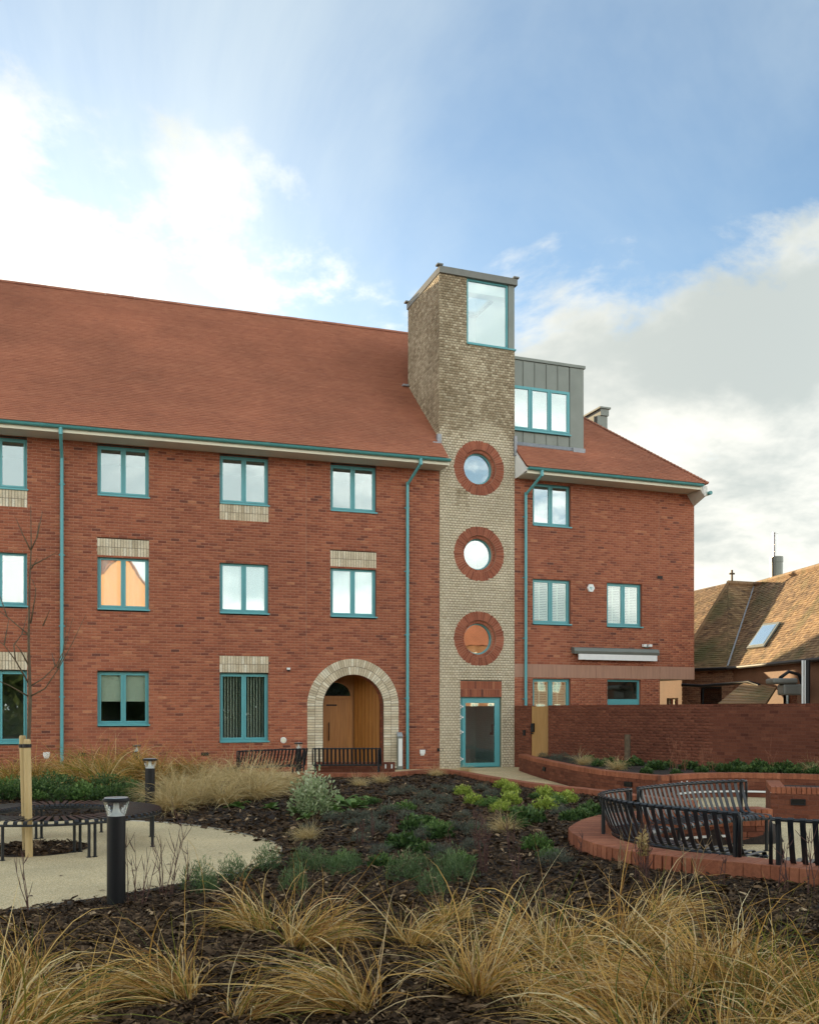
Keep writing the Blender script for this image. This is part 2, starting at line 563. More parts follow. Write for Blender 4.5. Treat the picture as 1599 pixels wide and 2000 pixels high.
M['resin'] = mat_resin()
M['mulch'] = mat_plain('mulch_soil', (0.030, 0.018, 0.011), 0.95, var=0.5, scale=26, bump=1.0, bscale=45)
M['chip'] = mat_tone('bark_chip', [(0, (0.022, 0.013, 0.007)), (0.35, (0.062, 0.037, 0.020)), (0.7, (0.145, 0.088, 0.047)), (0.9, (0.28, 0.18, 0.10)), (1, (0.50, 0.35, 0.20))], rough=0.8, patch=0.1, grain=0.25, gscale=60, bump=0.3, spec=0.12)
M['paving'] = mat_plain('paving', (0.12, 0.11, 0.10), 0.9, var=0.2, scale=0.4, bump=0.2)
STRAW = [(0, (0.08, 0.12, 0.02)), (0.18, (0.26, 0.26, 0.04)), (0.36, (0.26, 0.125, 0.035)), (0.55, (0.62, 0.36, 0.095)), (0.75, (0.84, 0.56, 0.19)), (0.92, (0.92, 0.78, 0.44)), (1, (0.46, 0.15, 0.04))]
M['grass'] = mat_tone('winter_grass', STRAW, rough=0.5, patch=0, grain=0.1, bump=0, transl=0.4)
M['straw'] = mat_tone('straw_grass', [(0, (0.30, 0.22, 0.075)), (0.5, (0.56, 0.41, 0.18)), (1, (0.74, 0.60, 0.34))], rough=0.55, patch=0, grain=0.1, bump=0, transl=0.25)
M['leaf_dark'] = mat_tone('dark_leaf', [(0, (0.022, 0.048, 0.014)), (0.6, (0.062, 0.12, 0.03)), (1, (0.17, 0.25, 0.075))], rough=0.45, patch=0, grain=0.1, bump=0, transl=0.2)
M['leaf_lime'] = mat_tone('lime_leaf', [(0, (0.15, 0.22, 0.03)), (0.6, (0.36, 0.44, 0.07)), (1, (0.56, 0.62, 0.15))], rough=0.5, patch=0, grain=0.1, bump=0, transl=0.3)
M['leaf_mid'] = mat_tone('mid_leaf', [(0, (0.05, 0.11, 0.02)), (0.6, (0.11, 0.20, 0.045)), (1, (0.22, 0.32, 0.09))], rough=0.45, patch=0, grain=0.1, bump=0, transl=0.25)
M['leaf_feather'] = mat_tone('feathery_leaf', [(0, (0.05, 0.09, 0.03)), (0.6, (0.12, 0.19, 0.07)), (1, (0.24, 0.32, 0.14))], rough=0.5, patch=0, grain=0.1, bump=0, transl=0.25)
M['leaf_grey'] = mat_tone('grey_leaf', [(0, (0.07, 0.08, 0.055)), (0.6, (0.12, 0.135, 0.095)), (1, (0.20, 0.21, 0.155))], rough=0.6, patch=0, grain=0.1, bump=0, transl=0.2)
M['leaf_var'] = mat_tone('variegated_leaf', [(0, (0.13, 0.20, 0.07)), (0.5, (0.36, 0.43, 0.22)), (1, (0.66, 0.68, 0.46))], rough=0.5, patch=0, grain=0.1, bump=0, transl=0.25)
M['leaf_tree'] = mat_tone('tree_leaf', [(0, (0.02, 0.04, 0.014)), (0.6, (0.05, 0.085, 0.026)), (1, (0.11, 0.15, 0.05))], rough=0.5, patch=0, grain=0.1, bump=0, transl=0.2)

# ================================================================ THE BUILDING
TL, TR = math.atan(0.000175 * F), math.atan(0.0002 * F)
OX, OY = 58.5 * 27.93 / F, 27.93
FL, FR = frame(OX, OY, TL), frame(OX, OY, TR)          # local x along the wall, y into the building, z up
_bcache = {}


def brick_mesh(L, H, proud, mat, tone):
    """one brick showing its face and four edges"""
    k = (round(L, 3), round(H, 3), round(proud, 4), mat.name, round(tone * 9))
    if k not in _bcache:
        t = round(tone * 9) / 9
        b = MB()
        e = min(0.003, proud * 0.5)
        i = 0
        v = [(0, 0, 0), (L, 0, 0), (L, 0, H), (0, 0, H), (e, -proud, e), (L - e, -proud, e), (L - e, -proud, H - e), (e, -proud, H - e)]
        b.v = v
        b.f = [(4, 5, 6, 7), (0, 1, 5, 4), (1, 2, 6, 5), (2, 3, 7, 6), (3, 0, 4, 7)]
        b.t = [t] * 5
        _bcache[k] = b.data('brick', mat)
    return _bcache[k]


def subtract(iv, cuts):
    for c0, c1 in cuts:
        out = []
        for a, b in iv:
            if c1 <= a or c0 >= b:
                out.append((a, b)); continue
            if c0 > a: out.append((a, c0))
            if c1 < b: out.append((c1, b))
        iv = out
    return iv


def cuts_at(holes, z):
    out = []
    for h in holes:
        if h[0] == 'rect':
            if h[3] < z < h[4]: out.append((h[1], h[2]))
        elif h[0] == 'circle':
            q = h[3] ** 2 - (z - h[2]) ** 2
            if q > 0: out.append((h[1] - q ** .5, h[1] + q ** .5))
        elif h[0] == 'arch':                              # centre, springing height, radius
            if z <= h[2]: out.append((h[1] - h[3], h[1] + h[3]))
            else:
                q = h[3] ** 2 - (z - h[2]) ** 2
                if q > 0: out.append((h[1] - q ** .5, h[1] + q ** .5))
        elif h[0] == 'fn':
            out += h[1](z)
    return out


def wall(name, parent, fm, x0, x1, z0, z1, bricks, mortar, holes=(), module=0.225, proud=0.007, individual=300, y=0.0, seed=1, tone_fn=None, label=None, jit=0.0015, plain=False):
    """a brick wall: mortar sheet with real openings, each brick a raised solid; the nearest ones are objects"""
    r = np.random.default_rng(seed)
    full, rest = [], []
    mv, mf = [], []
    L0 = module - 0.010
    n = int(math.ceil((z1 - z0) / 0.075))
    for k in range(n):
        za = z0 + k * 0.075; zb = min(za + 0.075, z1)
        iv = subtract([(x0, x1)], cuts_at(holes, (za + zb) / 2))
        off = (0 if k % 2 else module / 2)
        for a, b in iv:
            i = len(mv)
            mv += [(a, y, za), (b, y, za), (b, y, zb), (a, y, zb)]
            mf.append((i, i + 1, i + 2, i + 3))
            q = math.floor((a - x0 - off) / module) * module + x0 + off if not plain else b
            while q < b:
                s, e = max(q, a), min(q + L0, b)
                if e - s > 0.025:
                    t = float(np.clip(r.normal(0.50, 0.17), 0, 1))
                    if r.random() < 0.04: t = r.uniform(0.04, 0.25)
                    if tone_fn: t = tone_fn(s, za, t, r)
                    (full if (e - s > L0 - 1e-4 and zb - za > 0.07) else rest).append((s, e, za + 0.005, min(za + 0.070, zb), t))
                q += module
    wl = link(name, mesh(name, mv, mf, bricks if plain else mortar, 0.55), parent, fm)
    if label: wl['label'] = label
    if full and individual:
        C = np.array([((s + e) / 2, y, (a + b) / 2, 1) for s, e, a, b, t in full]) @ np.array(fm).T
        d = np.linalg.norm(C[:, :3] - np.array([0, 0, CH]), axis=1)
        vis = np.abs(C[:, 0] / C[:, 1]) < 0.432
        order = np.argsort(np.where(vis, d, 1e6))
        pick = set(order[:individual].tolist())
    else:
        pick = set()
    for i in sorted(pick):
        s, e, a, b, t = full[i]
        link('brick', brick_mesh(L0, 0.065, proud, bricks, t), wl, fm @ Matrix.Translation((s, y, a)))
    rest += [full[i] for i in range(len(full)) if i not in pick]
    if rest:
        B = np.array(rest)
        nb = len(B)
        e = min(0.003, proud * 0.5)
        V = np.zeros((nb, 8, 3), np.float32)
        for q, (cx, cz) in enumerate(((0, 2), (1, 2), (1, 3), (0, 3))):
            V[:, q, 0] = B[:, cx]; V[:, q, 2] = B[:, cz]; V[:, q, 1] = y
            V[:, 4 + q, 0] = B[:, cx] + (e if cx == 0 else -e)
            V[:, 4 + q, 2] = B[:, cz] + (e if cz == 2 else -e)
            V[:, 4 + q, 1] = y - proud - r.uniform(0, jit, nb)
        FC = np.array([(4, 5, 6, 7), (0, 1, 5, 4), (1, 2, 6, 5), (2, 3, 7, 6), (3, 0, 4, 7)])
        faces = (FC[None] + (np.arange(nb) * 8)[:, None, None]).reshape(-1, 4)
        o = link('brickwork', mesh('brickwork', V.reshape(-1, 3), faces, bricks, np.repeat(B[:, 4], 5)), wl, fm)
        o['kind'] = 'stuff'
    return wl


def tiles(name, parent, fm, y0, z0, pitch, smax, spans, mat, seed=1, gauge=0.1, width=0.165, lift=0.038):
    """plain tiles in courses: each tile a tilted slab with a visible lower edge"""
    r = np.random.default_rng(seed)
    c, s_ = math.cos(pitch), math.sin(pitch)
    rows = []
    n = int(smax / gauge)
    for k in range(n):
        s0 = k * gauge
        off = (width / 2 if k % 2 else 0)
        for a, b in spans(s0 + gauge / 2):
            q = math.floor((a - off) / width) * width + off
            xs = np.arange(q, b, width)
            for x in xs:
                xa, xb = max(x, a), min(x + width - 0.003, b)
                if xb - xa > 0.02:
                    rows.append((xa, xb, s0))
    B = np.array(rows); nb = len(B)
    up = lift * r.uniform(0.85, 1.2, nb)
    V = np.zeros((nb, 6, 3), np.float32)
    for q, (cx, ds, h) in enumerate(((0, -0.008, 0.016), (1, -0.008, 0.016), (0, -0.008, None), (1, -0.008, None), (0, gauge + 0.02, 0.012), (1, gauge + 0.02, 0.012))):
        hh = up if h is None else h
        s = B[:, 2] + ds
        V[:, q, 0] = B[:, cx]
        V[:, q, 1] = y0 + s * c - hh * s_
        V[:, q, 2] = z0 + s * s_ + hh * c
    FC = np.array([(0, 1, 3, 2), (2, 3, 5, 4)])
    faces = (FC[None] + (np.arange(nb) * 6)[:, None, None]).reshape(-1, 4)
    row_t = r.normal(0, 0.05, n + 1)
    t = np.clip(r.normal(0.5, 0.08, nb) + row_t[(B[:, 2] / gauge + .5).astype(int)], 0, 1)
    o = link(name, mesh(name, V.reshape(-1, 3), faces, mat, np.repeat(t, 2)), parent, fm)
    o['kind'] = 'stuff'
    return o


building = empty('brick_building', (OX, OY, 0), 'long three-storey red brick building with clay tile roof, buff stair tower and teal windows', 'building')

# ---------------------------------------------------------------- windows
def frame_rect(b, x0, x1, z0, z1, w, y0, y1):
    b.box(x0, x1, y0, y1, z1 - w, z1); b.box(x0, x1, y0, y1, z0, z0 + w)
    b.box(x0, x0 + w, y0, y1, z0 + w, z1 - w); b.box(x1 - w, x1, y0, y1, z0 + w, z1 - w)


def room(parent, fm, x0, x1, z0, z1, y0, y1, m):
    b = MB()
    b.quad((x0, y1, z0), (x1, y1, z0), (x1, y1, z1), (x0, y1, z1))
    b.quad((x0, y0, z0), (x1, y0, z0), (x1, y1, z0), (x0, y1, z0))
    b.quad((x0, y0, z1), (x0, y1, z1), (x1, y1, z1), (x1, y0, z1))
    b.quad((x0, y0, z0), (x0, y1, z0), (x0, y1, z1), (x0, y0, z1))
    b.quad((x1, y0, z0), (x1, y0, z1), (x1, y1, z1), (x1, y1, z0))
    return b.build('room_interior', m, parent, fm)


def window(fm, x0, x1, z0, z1, style='none', glass='glass', lights=2, depth=0.10, sill=True, reveal='red', label=None, dorm=False, nroom=True):
    zs = z0 + (0.04 if sill else 0)
    b = MB()
    frame_rect(b, x0, x1, zs, z1, 0.045, depth, depth + 0.07)
    xs = np.linspace(x0 + 0.045, x1 - 0.045, lights + 1)
    for k in range(1, lights):
        b.box(xs[k] - 0.02, xs[k] + 0.02, depth, depth + 0.07, zs + 0.045, z1 - 0.045)
    panes = []
    for k in range(lights):
        a, c = xs[k] + (0.02 if k else 0.002), xs[k + 1] - (0.02 if k < lights - 1 else 0.002)
        frame_rect(b, a + 0.003, c - 0.003, zs + 0.048, z1 - 0.048, 0.042, depth - 0.012, depth + 0.055)
        panes.append((a + 0.045, c - 0.045, zs + 0.09, z1 - 0.09))
    w = b.build('window', M['teal'], building, fm)
    if label: w['label'] = label
    for a, c, e, g in panes:
        MB().box(a - 0.004, c + 0.004, depth + 0.018, depth + 0.026, e - 0.004, g + 0.004).build('pane', M[glass], w, fm)
    if sill:
        MB().box(x0 + 0.004, x1 + 0.03, -0.045, depth, z0, z0 + 0.038).build('sill', M['teal'], w, fm)
    if reveal:
        r = MB(); e = depth + 0.06
        r.quad((x0, 0, z0), (x0, e, z0), (x0, e, z1), (x0, 0, z1), .3)
        r.quad((x1, 0, z0), (x1, 0, z1), (x1, e, z1), (x1, e, z0), .3)
        r.quad((x0, 0, z1), (x0, e, z1), (x1, e, z1), (x1, 0, z1), .2)
        r.quad((x0, 0, z0), (x1, 0, z0), (x1, e, z0), (x0, e, z0), .3)
        r.build('reveal', M[reveal], w, fm)
    y = depth + 0.085
    if nroom:
        room(w, fm, x0 - 0.25, x1 + 0.25, z0 - 0.35, z1 + 0.12, depth + 0.065, 2.6, M['room'])
    if style in ('white', 'peach', 'half'):
        m = {'white': M['blind'], 'peach': M['curtain'], 'half': M['blind_cream']}[style]
        zb = z0 + 0.06 if style != 'half' else z0 + (z1 - z0) * 0.47
        if style == 'half':
            MB().box(x0 + 0.03, x1 - 0.03, y, y + 0.006, zb, z1).box(x0 + 0.03, x1 - 0.03, y - 0.008, y + 0.012, zb - 0.025, zb).build('roller_blind', m, w, fm)
        else:                                             # curtain with folds
            n = 60
            xs2 = np.linspace(x0 - 0.05, x1 + 0.05, n)
            ph = np.cumsum(np.abs(np.random.default_rng(int(abs(x0 * 100))).normal(0.45, 0.2, n)))
            ys = y + 0.03 * np.sin(ph)
            c = MB()
            for k in range(n - 1):
                c.quad((xs2[k], ys[k], zb), (xs2[k + 1], ys[k + 1], zb), (xs2[k + 1], ys[k + 1], z1), (xs2[k], ys[k], z1))
            c.build('curtain', m, w, fm, smooth=True)
    elif style == 'vertical':
        for k in range(15):
            xa = x0 + 0.07 + k * (x1 - x0 - 0.14) / 15
            an = 0.9
            c = MB(); dx, dy = 0.035 * math.cos(an), 0.035 * math.sin(an)
            c.prism([(xa, y, z0 + 0.1), (xa + 2 * dx, y + 2 * dy, z0 + 0.1), (xa + 2 * dx, y + 2 * dy + 0.002, z0 + 0.1), (xa, y + 0.002, z0 + 0.1)], (0, 0, z1 - z0 - 0.15))
            c.build('blind_slat', M['blind_cream'], w, fm)
    elif style == 'shutter':
        for a, c, e, g in panes:
            fr = MB(); frame_rect(fr, a - 0.02, c + 0.02, e - 0.02, g + 0.02, 0.05, depth + 0.06, depth + 0.09)
            mid = a + 0.4 * (c - a)
            fr.box(mid - 0.022, mid + 0.022, depth + 0.052, depth + 0.066, e + 0.02, g - 0.02)
            fr.build('shutter_frame', M['cream'], w, fm)
            n = int((g - e - 0.08) / 0.052)
            for k in range(n):
                z = e + 0.05 + k * 0.052
                sl = MB(); sl.prism([(a + 0.03, depth + 0.058, z), (a + 0.03, depth + 0.064, z), (a + 0.03, depth + 0.098, z + 0.028), (a + 0.03, depth + 0.094, z + 0.032)], (c - a - 0.06, 0, 0))
                sl.build('shutter_louvre', M['cream'], w, fm)
    return w


def soldier(fm, x0, x1, z0, z1, brick, mortar, name='lintel', proud=0.006):
    """two stacked courses of bricks on end"""
    p = MB().box(x0, x1, -0.003, 0.02, z0, z1).build(name, mortar, building, fm)
    n = int(round((x1 - x0) / 0.075))
    w = (x1 - x0) / n
    h = (z1 - z0) / 2
    r = np.random.default_rng(int(abs(x0 * 31 + z0 * 7) * 10))
    for row in range(2):
        for k in range(n):
            link('brick', brick_mesh(w - 0.010, h - 0.010, proud, brick, float(np.clip(r.normal(.5, .25), 0, 1))), p,
                 fm @ Matrix.Translation((x0 + k * w + 0.005, -0.003, z0 + row * h + 0.005)))
    return p


W0, W1, W2, W3 = (-12.63, -11.30), (-9.575, -8.265), (-6.393, -5.055), (-3.287, -1.936)
G0, G1 = 2.75, 3.225
main_holes = []


def mwin(col, z0, z1, **kw):
    main_holes.append(('rect', col[0], col[1], z0, z1))
    window(FL, col[0], col[1], z0, z1, **kw)


for c in (W0, W1, W2, W3):
    mwin(c, 7.395, 8.74)
mwin(W0, 4.385, 5.81, style='none')
mwin(W1, 4.385, 5.81, style='white', label='first-floor window mirroring a sunlit orange gable')
mwin(W2, 4.385, 5.81, style='white')
mwin(W3, 4.385, 5.81, style='white')
mwin(W0, 0.86, G0, glass='glass_low')
mwin(W1, 1.31, G0, style='half', glass='glass_low', label='ground-floor window with cream roller blind half down')
mwin(W2, 0.84, G0, style='vertical', glass='glass_low', label='tall ground-floor window with vertical slat blind')
for c, a, b in ((W0, 6.955, 7.395), (W2, 6.955, 7.395), (W1, 5.82, 6.275), (W3, 5.82, 6.275), (W0, 2.765, G1), (W2, 2.765, G1)):
    main_holes.append(('rect', c[0] - 0.005, c[1] + 0.005, a, b))
    soldier(FL, c[0] - 0.005, c[1] + 0.005, a, b, M['pale'], M['pale_mortar'])

ARC, ASP, ARO, ARI = -2.61, 1.85, 1.353, 0.895
main_holes.append(('arch', ARC, ASP, ARO - 0.02))
JOINT = -3.985
main_holes.append(('rect', JOINT - 0.007, JOINT + 0.007, 3.2, 8.8))
main_wall = wall('main_wall', building, FL, -15.0, 0.0, 0.0, 8.80, M['red'], M['red_mortar'], main_holes, seed=11)
MB().box(JOINT - 0.009, JOINT + 0.009, 0.001, 0.02, 3.2, 8.8).build('movement_joint', M['stone'], building, FL)

# ---------------------------------------------------------------- entrance arch
def wedge(r0, r1, da, proud, mat, tone, y=0.0):
    """one voussoir pointing up, about the arch centre"""
    b = MB(); g0, g1 = da / 2 - 0.005 / r0, da / 2 - 0.005 / r1
    e = 0.004
    pts = [(-r0 * math.sin(g0), r0 * math.cos(g0)), (r0 * math.sin(g0), r0 * math.cos(g0)), (r1 * math.sin(g1), r1 * math.cos(g1)), (-r1 * math.sin(g1), r1 * math.cos(g1))]
    b.v = [(x, y, z) for x, z in pts] + [(x * 0.98, y - proud, z + (e if k < 2 else -e)) for k, (x, z) in enumerate(pts)]
    b.f = [(4, 5, 6, 7), (0, 1, 5, 4), (1, 2, 6, 5), (2, 3, 7, 6), (3, 0, 4, 7)]
    b.t = [tone] * 5
    return b.data('brick', mat)


ab = MB(); N_ = 40
outer = [(ARC + ARO * math.sin(t), ASP + ARO * math.cos(t)) for t in np.linspace(-math.pi / 2, math.pi / 2, N_)]
inner = [(ARC + ARI * math.sin(t), ASP + ARI * math.cos(t)) for t in np.linspace(-math.pi / 2, math.pi / 2, N_)]
outer = [(outer[0][0], 0.0)] + outer + [(outer[-1][0], 0.0)]
inner = [(inner[0][0], 0.0)] + inner + [(inner[-1][0], 0.0)]
for k in range(len(outer) - 1):
    (a, b_), (c, d_) = outer[k], outer[k + 1]; (e, f_), (g, h_) = inner[k], inner[k + 1]
    ab.quad((a, -0.004, b_), (c, -0.004, d_), (g, -0.004, h_), (e, -0.004, f_))
    ab.quad((e, -0.004, f_), (g, -0.004, h_), (g, 0.36, h_), (e, 0.36, f_))
arch = ab.build('entrance_arch', M['pale_mortar'], building, FL)
arch['label'] = 'pale brick round arch of two rings around the oak entrance'
r_ = np.random.default_rng(5)
for r0, r1, n in ((ARI + 0.004, ARI + 0.224, 42), (ARI + 0.234, ARO - 0.002, 54)):
    meshes = [wedge(r0, r1, math.pi / n, 0.010, M['pale'], t) for t in np.linspace(0.1, 0.95, 6)]
    for k in range(n):
        an = -math.pi / 2 + (k + 0.5) * math.pi / n
        link('brick', meshes[r_.integers(6)], arch, FL @ Matrix.Translation((ARC, -0.004, ASP)) @ Matrix.Rotation(an, 4, 'Y'))
for side in (-1, 1):
    for col in range(2):
        xa = ARC + side * (ARI + 0.004 + col * 0.230)
        if side < 0: xa -= 0.220
        for k in range(24):
            link('brick', brick_mesh(0.220, 0.065, 0.010, M['pale'], float(np.clip(r_.normal(.5, .25), 0, 1))), arch, FL @ Matrix.Translation((xa, -0.004, 0.045 + k * 0.075)))
# brick-lined reveal
rv = MB()
for k in range(len(inner) - 1):
    (e, f_), (g, h_) = inner[k], inner[k + 1]
    s = 0.985
    ex, gx = ARC + (e - ARC) * s, ARC + (g - ARC) * s
    n = max(1, int(math.hypot(g - e, h_ - f_) / 0.075))
    for q in range(n):
        t0, t1 = q / n + 0.06 / n, (q + 1) / n - 0.06 / n
        p0, p1 = (ex + (gx - ex) * t0, (f_ + (h_ - f_) * t0) - 0.004), (ex + (gx - ex) * t1, (f_ + (h_ - f_) * t1) - 0.004)
        for y0, y1 in ((0.01, 0.105), (0.12, 0.335)):
            rv.quad((p0[0], y0, p0[1]), (p1[0], y0, p1[1]), (p1[0], y1, p1[1]), (p0[0], y1, p0[1]), random.uniform(0.1, 0.6))
rv.build('reveal_bricks', M['red'], arch, FL)['kind'] = 'stuff'
# porch: oak door at the back left, oak lining splayed to the right
porch = MB()
porch.quad((-3.9, 1.16, 0), (-1.5, 1.16, 0), (-1.5, 1.16, 3.0), (-3.9, 1.16, 3.0), .4)
porch.quad((-3.56, 0.37, 0), (-3.56, 1.16, 0), (-3.56, 1.16, 3.0), (-3.56, 0.37, 3.0), .4)
porch.quad((-3.9, 0.37, 2.80), (-1.5, 0.37, 2.80), (-1.5, 1.16, 2.80), (-3.9, 1.16, 2.80), .1)
porch.quad((-3.9, 0.0, 0.02), (-1.5, 0.0, 0.02), (-1.5, 1.16, 0.02), (-3.9, 1.16, 0.02), .1)
pl = porch.build('porch_lining', M['oak'], building, FL)
for k in range(7):                                        # vertical oak boards of the splayed side
    t0, t1 = k / 7 + 0.005, (k + 1) / 7 - 0.005
    A, B_ = Vector((-2.30, 1.10, 0.03)), Vector((-1.735, 0.36, 0.03))
    p, q = A.lerp(B_, t0), A.lerp(B_, t1)
    MB().prism([p, q, q + Vector((0.02, 0.015, 0)), p + Vector((0.02, 0.015, 0))], (0, 0, 2.76), tone=random.uniform(.35, .65)).build('board', M['oak'], pl, FL)
DX0, DX1 = -3.40, -2.36
door = MB().box(DX0, DX1, 1.10, 1.15, 0.03, 2.06).build('entrance_door', M['oak'], building, FL, bevel=0.004)
door['label'] = 'honey oak entrance door inside the round arch'
for k in range(6):
    w = (DX1 - DX0 - 0.02) / 6
    MB().box(DX0 + 0.01 + k * w + 0.001, DX0 + 0.01 + (k + 1) * w - 0.001, 1.085, 1.10, 0.04, 2.05, random.uniform(.38, .62)).build('board', M['oak'], door, FL)
MB().box(-3.16, -2.84, 1.079, 1.086, 1.855, 1.90).build('letter_plate', M['dark'], door, FL)
MB().tube([(-3.09, 1.03, 0.83), (-3.09, 1.03, 1.37)], 0.014).tube([(-3.09, 1.03, 0.9), (-3.09, 1.09, 0.9)], 0.01).tube([(-3.09, 1.03, 1.3), (-3.09, 1.09, 1.3)], 0.01).build('pull_handle', M['black'], door, FL, smooth=True)
fan = MB(); cxf, rf = (DX0 + DX1) / 2, (DX1 - DX0) / 2
arcp = [(cxf + rf * math.cos(t), 2.10 + 0.5 * math.sin(t)) for t in np.linspace(0, math.pi, 20)]
arci = [(cxf + (rf - .06) * math.cos(t), 2.15 + 0.4 * math.sin(t)) for t in np.linspace(0, math.pi, 20)]
for k in range(19):
    (a, b_), (c, d_) = arcp[k], arcp[k + 1]; (e, f_), (g, h_) = arci[k], arci[k + 1]
    fan.prism([(a, 1.07, b_), (c, 1.07, d_), (g, 1.07, h_), (e, 1.07, f_)], (0, 0.07, 0))
fan.box(DX0, DX1, 1.07, 1.14, 2.06, 2.15)
fo = fan.build('fanlight', M['oak'], building, FL)
MB().prism([(x, 1.12, z) for x, z in arci], (0, 0.008, 0)).build('pane', M['glass_low'], fo, FL)
MB().poly([(x, 1.155, z) for x, z in arci]).build('backing', M['dark'], fo, FL)

# ---------------------------------------------------------------- main roof
PITCH = math.atan(0.914)
PC = math.cos(PITCH)
RZ0, OV, RD = 9.68, 0.78, 6.1
EZ = RZ0 - 0.914 * OV


def main_spans(s):
    d = -OV + s * PC
    if d < 0: return [(-15.3, 0.0)]
    if d < 2.75: return [(-15.3, -0.045 * d + 0.02)]
    return [(-15.3, 1.9)]


tiles('roof_tiles', building, FL, -OV, EZ, PITCH, (RD + OV) / PC, main_spans, M['tile'], 21)
dk = MB()
dk.quad((-15.28, -OV + .02, EZ - .01), (-0.03, -OV + .02, EZ - .01), (-0.03, 0.02, RZ0 - .01), (-15.28, 0.02, RZ0 - .01))
dk.quad((-15.28, 0.02, RZ0 - .01), (-0.03, 0.02, RZ0 - .01), (-0.15, 2.75, RZ0 + 2.50), (-15.28, 2.75, RZ0 + 2.50))
dk.quad((-15.28, 2.75, RZ0 + 2.503), (1.85, 2.75, RZ0 + 2.503), (1.85, RD, RZ0 + .914 * RD - .01), (-15.28, RD, RZ0 + .914 * RD - .01))
dk.quad((-15.28, RD, RZ0 + .914 * RD - .01), (1.85, RD, RZ0 + .914 * RD - .01), (1.85, 2 * RD + OV, EZ), (-15.28, 2 * RD + OV, EZ), .5)
dk.build('roof', M['tile'], building, FL)
RTOP = RZ0 + 0.914 * RD
rt = MB()
arc5 = [(0.13 * math.cos(t), 0.105 * math.sin(t)) for t in np.linspace(0, math.pi, 7)]
for k in range(6):
    (y0, z0), (y1, z1) = arc5[k], arc5[k + 1]
    rt.quad((0, y0, z0), (0.445, y0, z0), (0.445, y1, z1), (0, y1, z1), .45)
rt.poly([(0, y, z) for y, z in arc5], .4)
rtm = [MB() for _ in range(4)]
for q, b in enumerate(rtm):
    b.v, b.f, b.t = rt.v, rt.f, [0.25 + 0.2 * q] * len(rt.f)
rtm = [b.data('ridge_tile', M['tile']) for b in rtm]
for k in range(38):
    link('ridge_tile', rtm[random.randrange(4)], building, FL @ Matrix.Translation((-15.2 + k * 0.45, RD, RTOP - 0.04 + random.uniform(-.004, .004))))


def eaves(fm, x0, x1, name):
    MB().box(x0, x1, -OV + 0.06, 0.0, 8.79, 8.805).build('soffit', M['soffit'], building, fm)
    MB().box(x0, x1, -OV + 0.035, -OV + 0.06, 8.775, 8.95).build('fascia', M['cream'], building, fm)
    g = MB()
    n = 7
    pr = [(-OV - 0.035 + 0.066 * math.cos(t), 8.925 + 0.066 * math.sin(t)) for t in np.linspace(math.pi, 2 * math.pi, n)]
    for k in range(n - 1):
        g.quad((x0, *pr[k]), (x1, *pr[k]), (x1, *pr[k + 1]), (x0, *pr[k + 1]))
    pin = [(-OV - 0.035 + 0.06 * math.cos(t), 8.925 + 0.06 * math.sin(t)) for t in np.linspace(math.pi, 2 * math.pi, n)]
    for k in range(n - 1):
        g.quad((x1, *pin[k]), (x0, *pin[k]), (x0, *pin[k + 1]), (x1, *pin[k + 1]))
    g.tube([(x0, -OV - 0.101, 8.925), (x1, -OV - 0.101, 8.925)], 0.009, 6)
    g.poly([(x1, *p) for p in pr]); g.poly([(x0, *p) for p in pr[::-1]])
    gut = g.build('gutter', M['teal_dark'], building, fm)
    x = x0 + 0.9
    while x < x1 - 0.3:
        u = MB()
        pr2 = [(-OV - 0.035 + 0.073 * math.cos(t), 8.925 + 0.073 * math.sin(t)) for t in np.linspace(math.pi - .15, 2 * math.pi, n)]
        for k in range(n - 1):
            u.quad((x, *pr2[k]), (x + 0.05, *pr2[k]), (x + 0.05, *pr2[k + 1]), (x, *pr2[k + 1]))
        u.poly([(x + 0.05, *p) for p in pr2]); u.poly([(x, *p) for p in pr2[::-1]])
        u.build('gutter_bracket', M['teal_dark'], gut, fm)
        x += 1.13


eaves(FL, -15.2, 0.04, 'main')


def downpipe(fm, x, z0, bend):
    y = -0.085
    p = [(x + bend, -OV - 0.035, 8.88), (x + bend, -OV - 0.035, 8.74), (x, y, 8.30), (x, y, z0)]
    o = MB().tube([p[1], p[2]], 0.042, 10).tube([(x, y, 8.36), (x, y, z0)], 0.044, 12).tube([p[0], (p[1][0], p[1][1], 8.70)], 0.05, 10).build('downpipe', M['teal'], building, fm, smooth=False)
    z = 7.6
    while z > z0 + 0.4:
        MB().tube([(x, y, z), (x, y, z + 0.05)], 0.052, 12).box(x - 0.075, x + 0.075, -0.03, -0.006, z + 0.01, z + 0.04).build('pipe_clip', M['teal'], o, fm)
        z -= 1.85
    return o


downpipe(FL, -10.454, 0.02, 0.0)
downpipe(FL, -1.015, 0.02, 0.16)
downpipe(FR, 2.80, 0.02, 0.16)

# ---------------------------------------------------------------- stair tower
TW, TD, TT = 2.45, 2.66, 14.62
RINGS = (8.98, 6.41, 3.87)
RCX, RRO, RRI = 1.275, 0.825, 0.555
DR0, DR1, DRZ = 0.665, 2.02, 2.115
def dirt(x, z, t, r):
    """the exposed head of the tower is grimy, the sheltered shaft clean"""
    g = 0.5 + 0.5 * math.sin(x * 1.9 + z * 0.7) * math.cos(z * 1.1 - x * 0.8)
    k = min(max((z - 9.75 + 0.25 * math.sin(x * 3)) / 0.5, 0), 1) * (0.17 + 0.08 * g)
    if 7.4 < z < 8.3 and 0.5 < x < 0.9: k += 0.22 * (z - 7.4)
    return float(np.clip(0.68 + (t - 0.5) * 0.5 - k * 1.75, 0, 1))


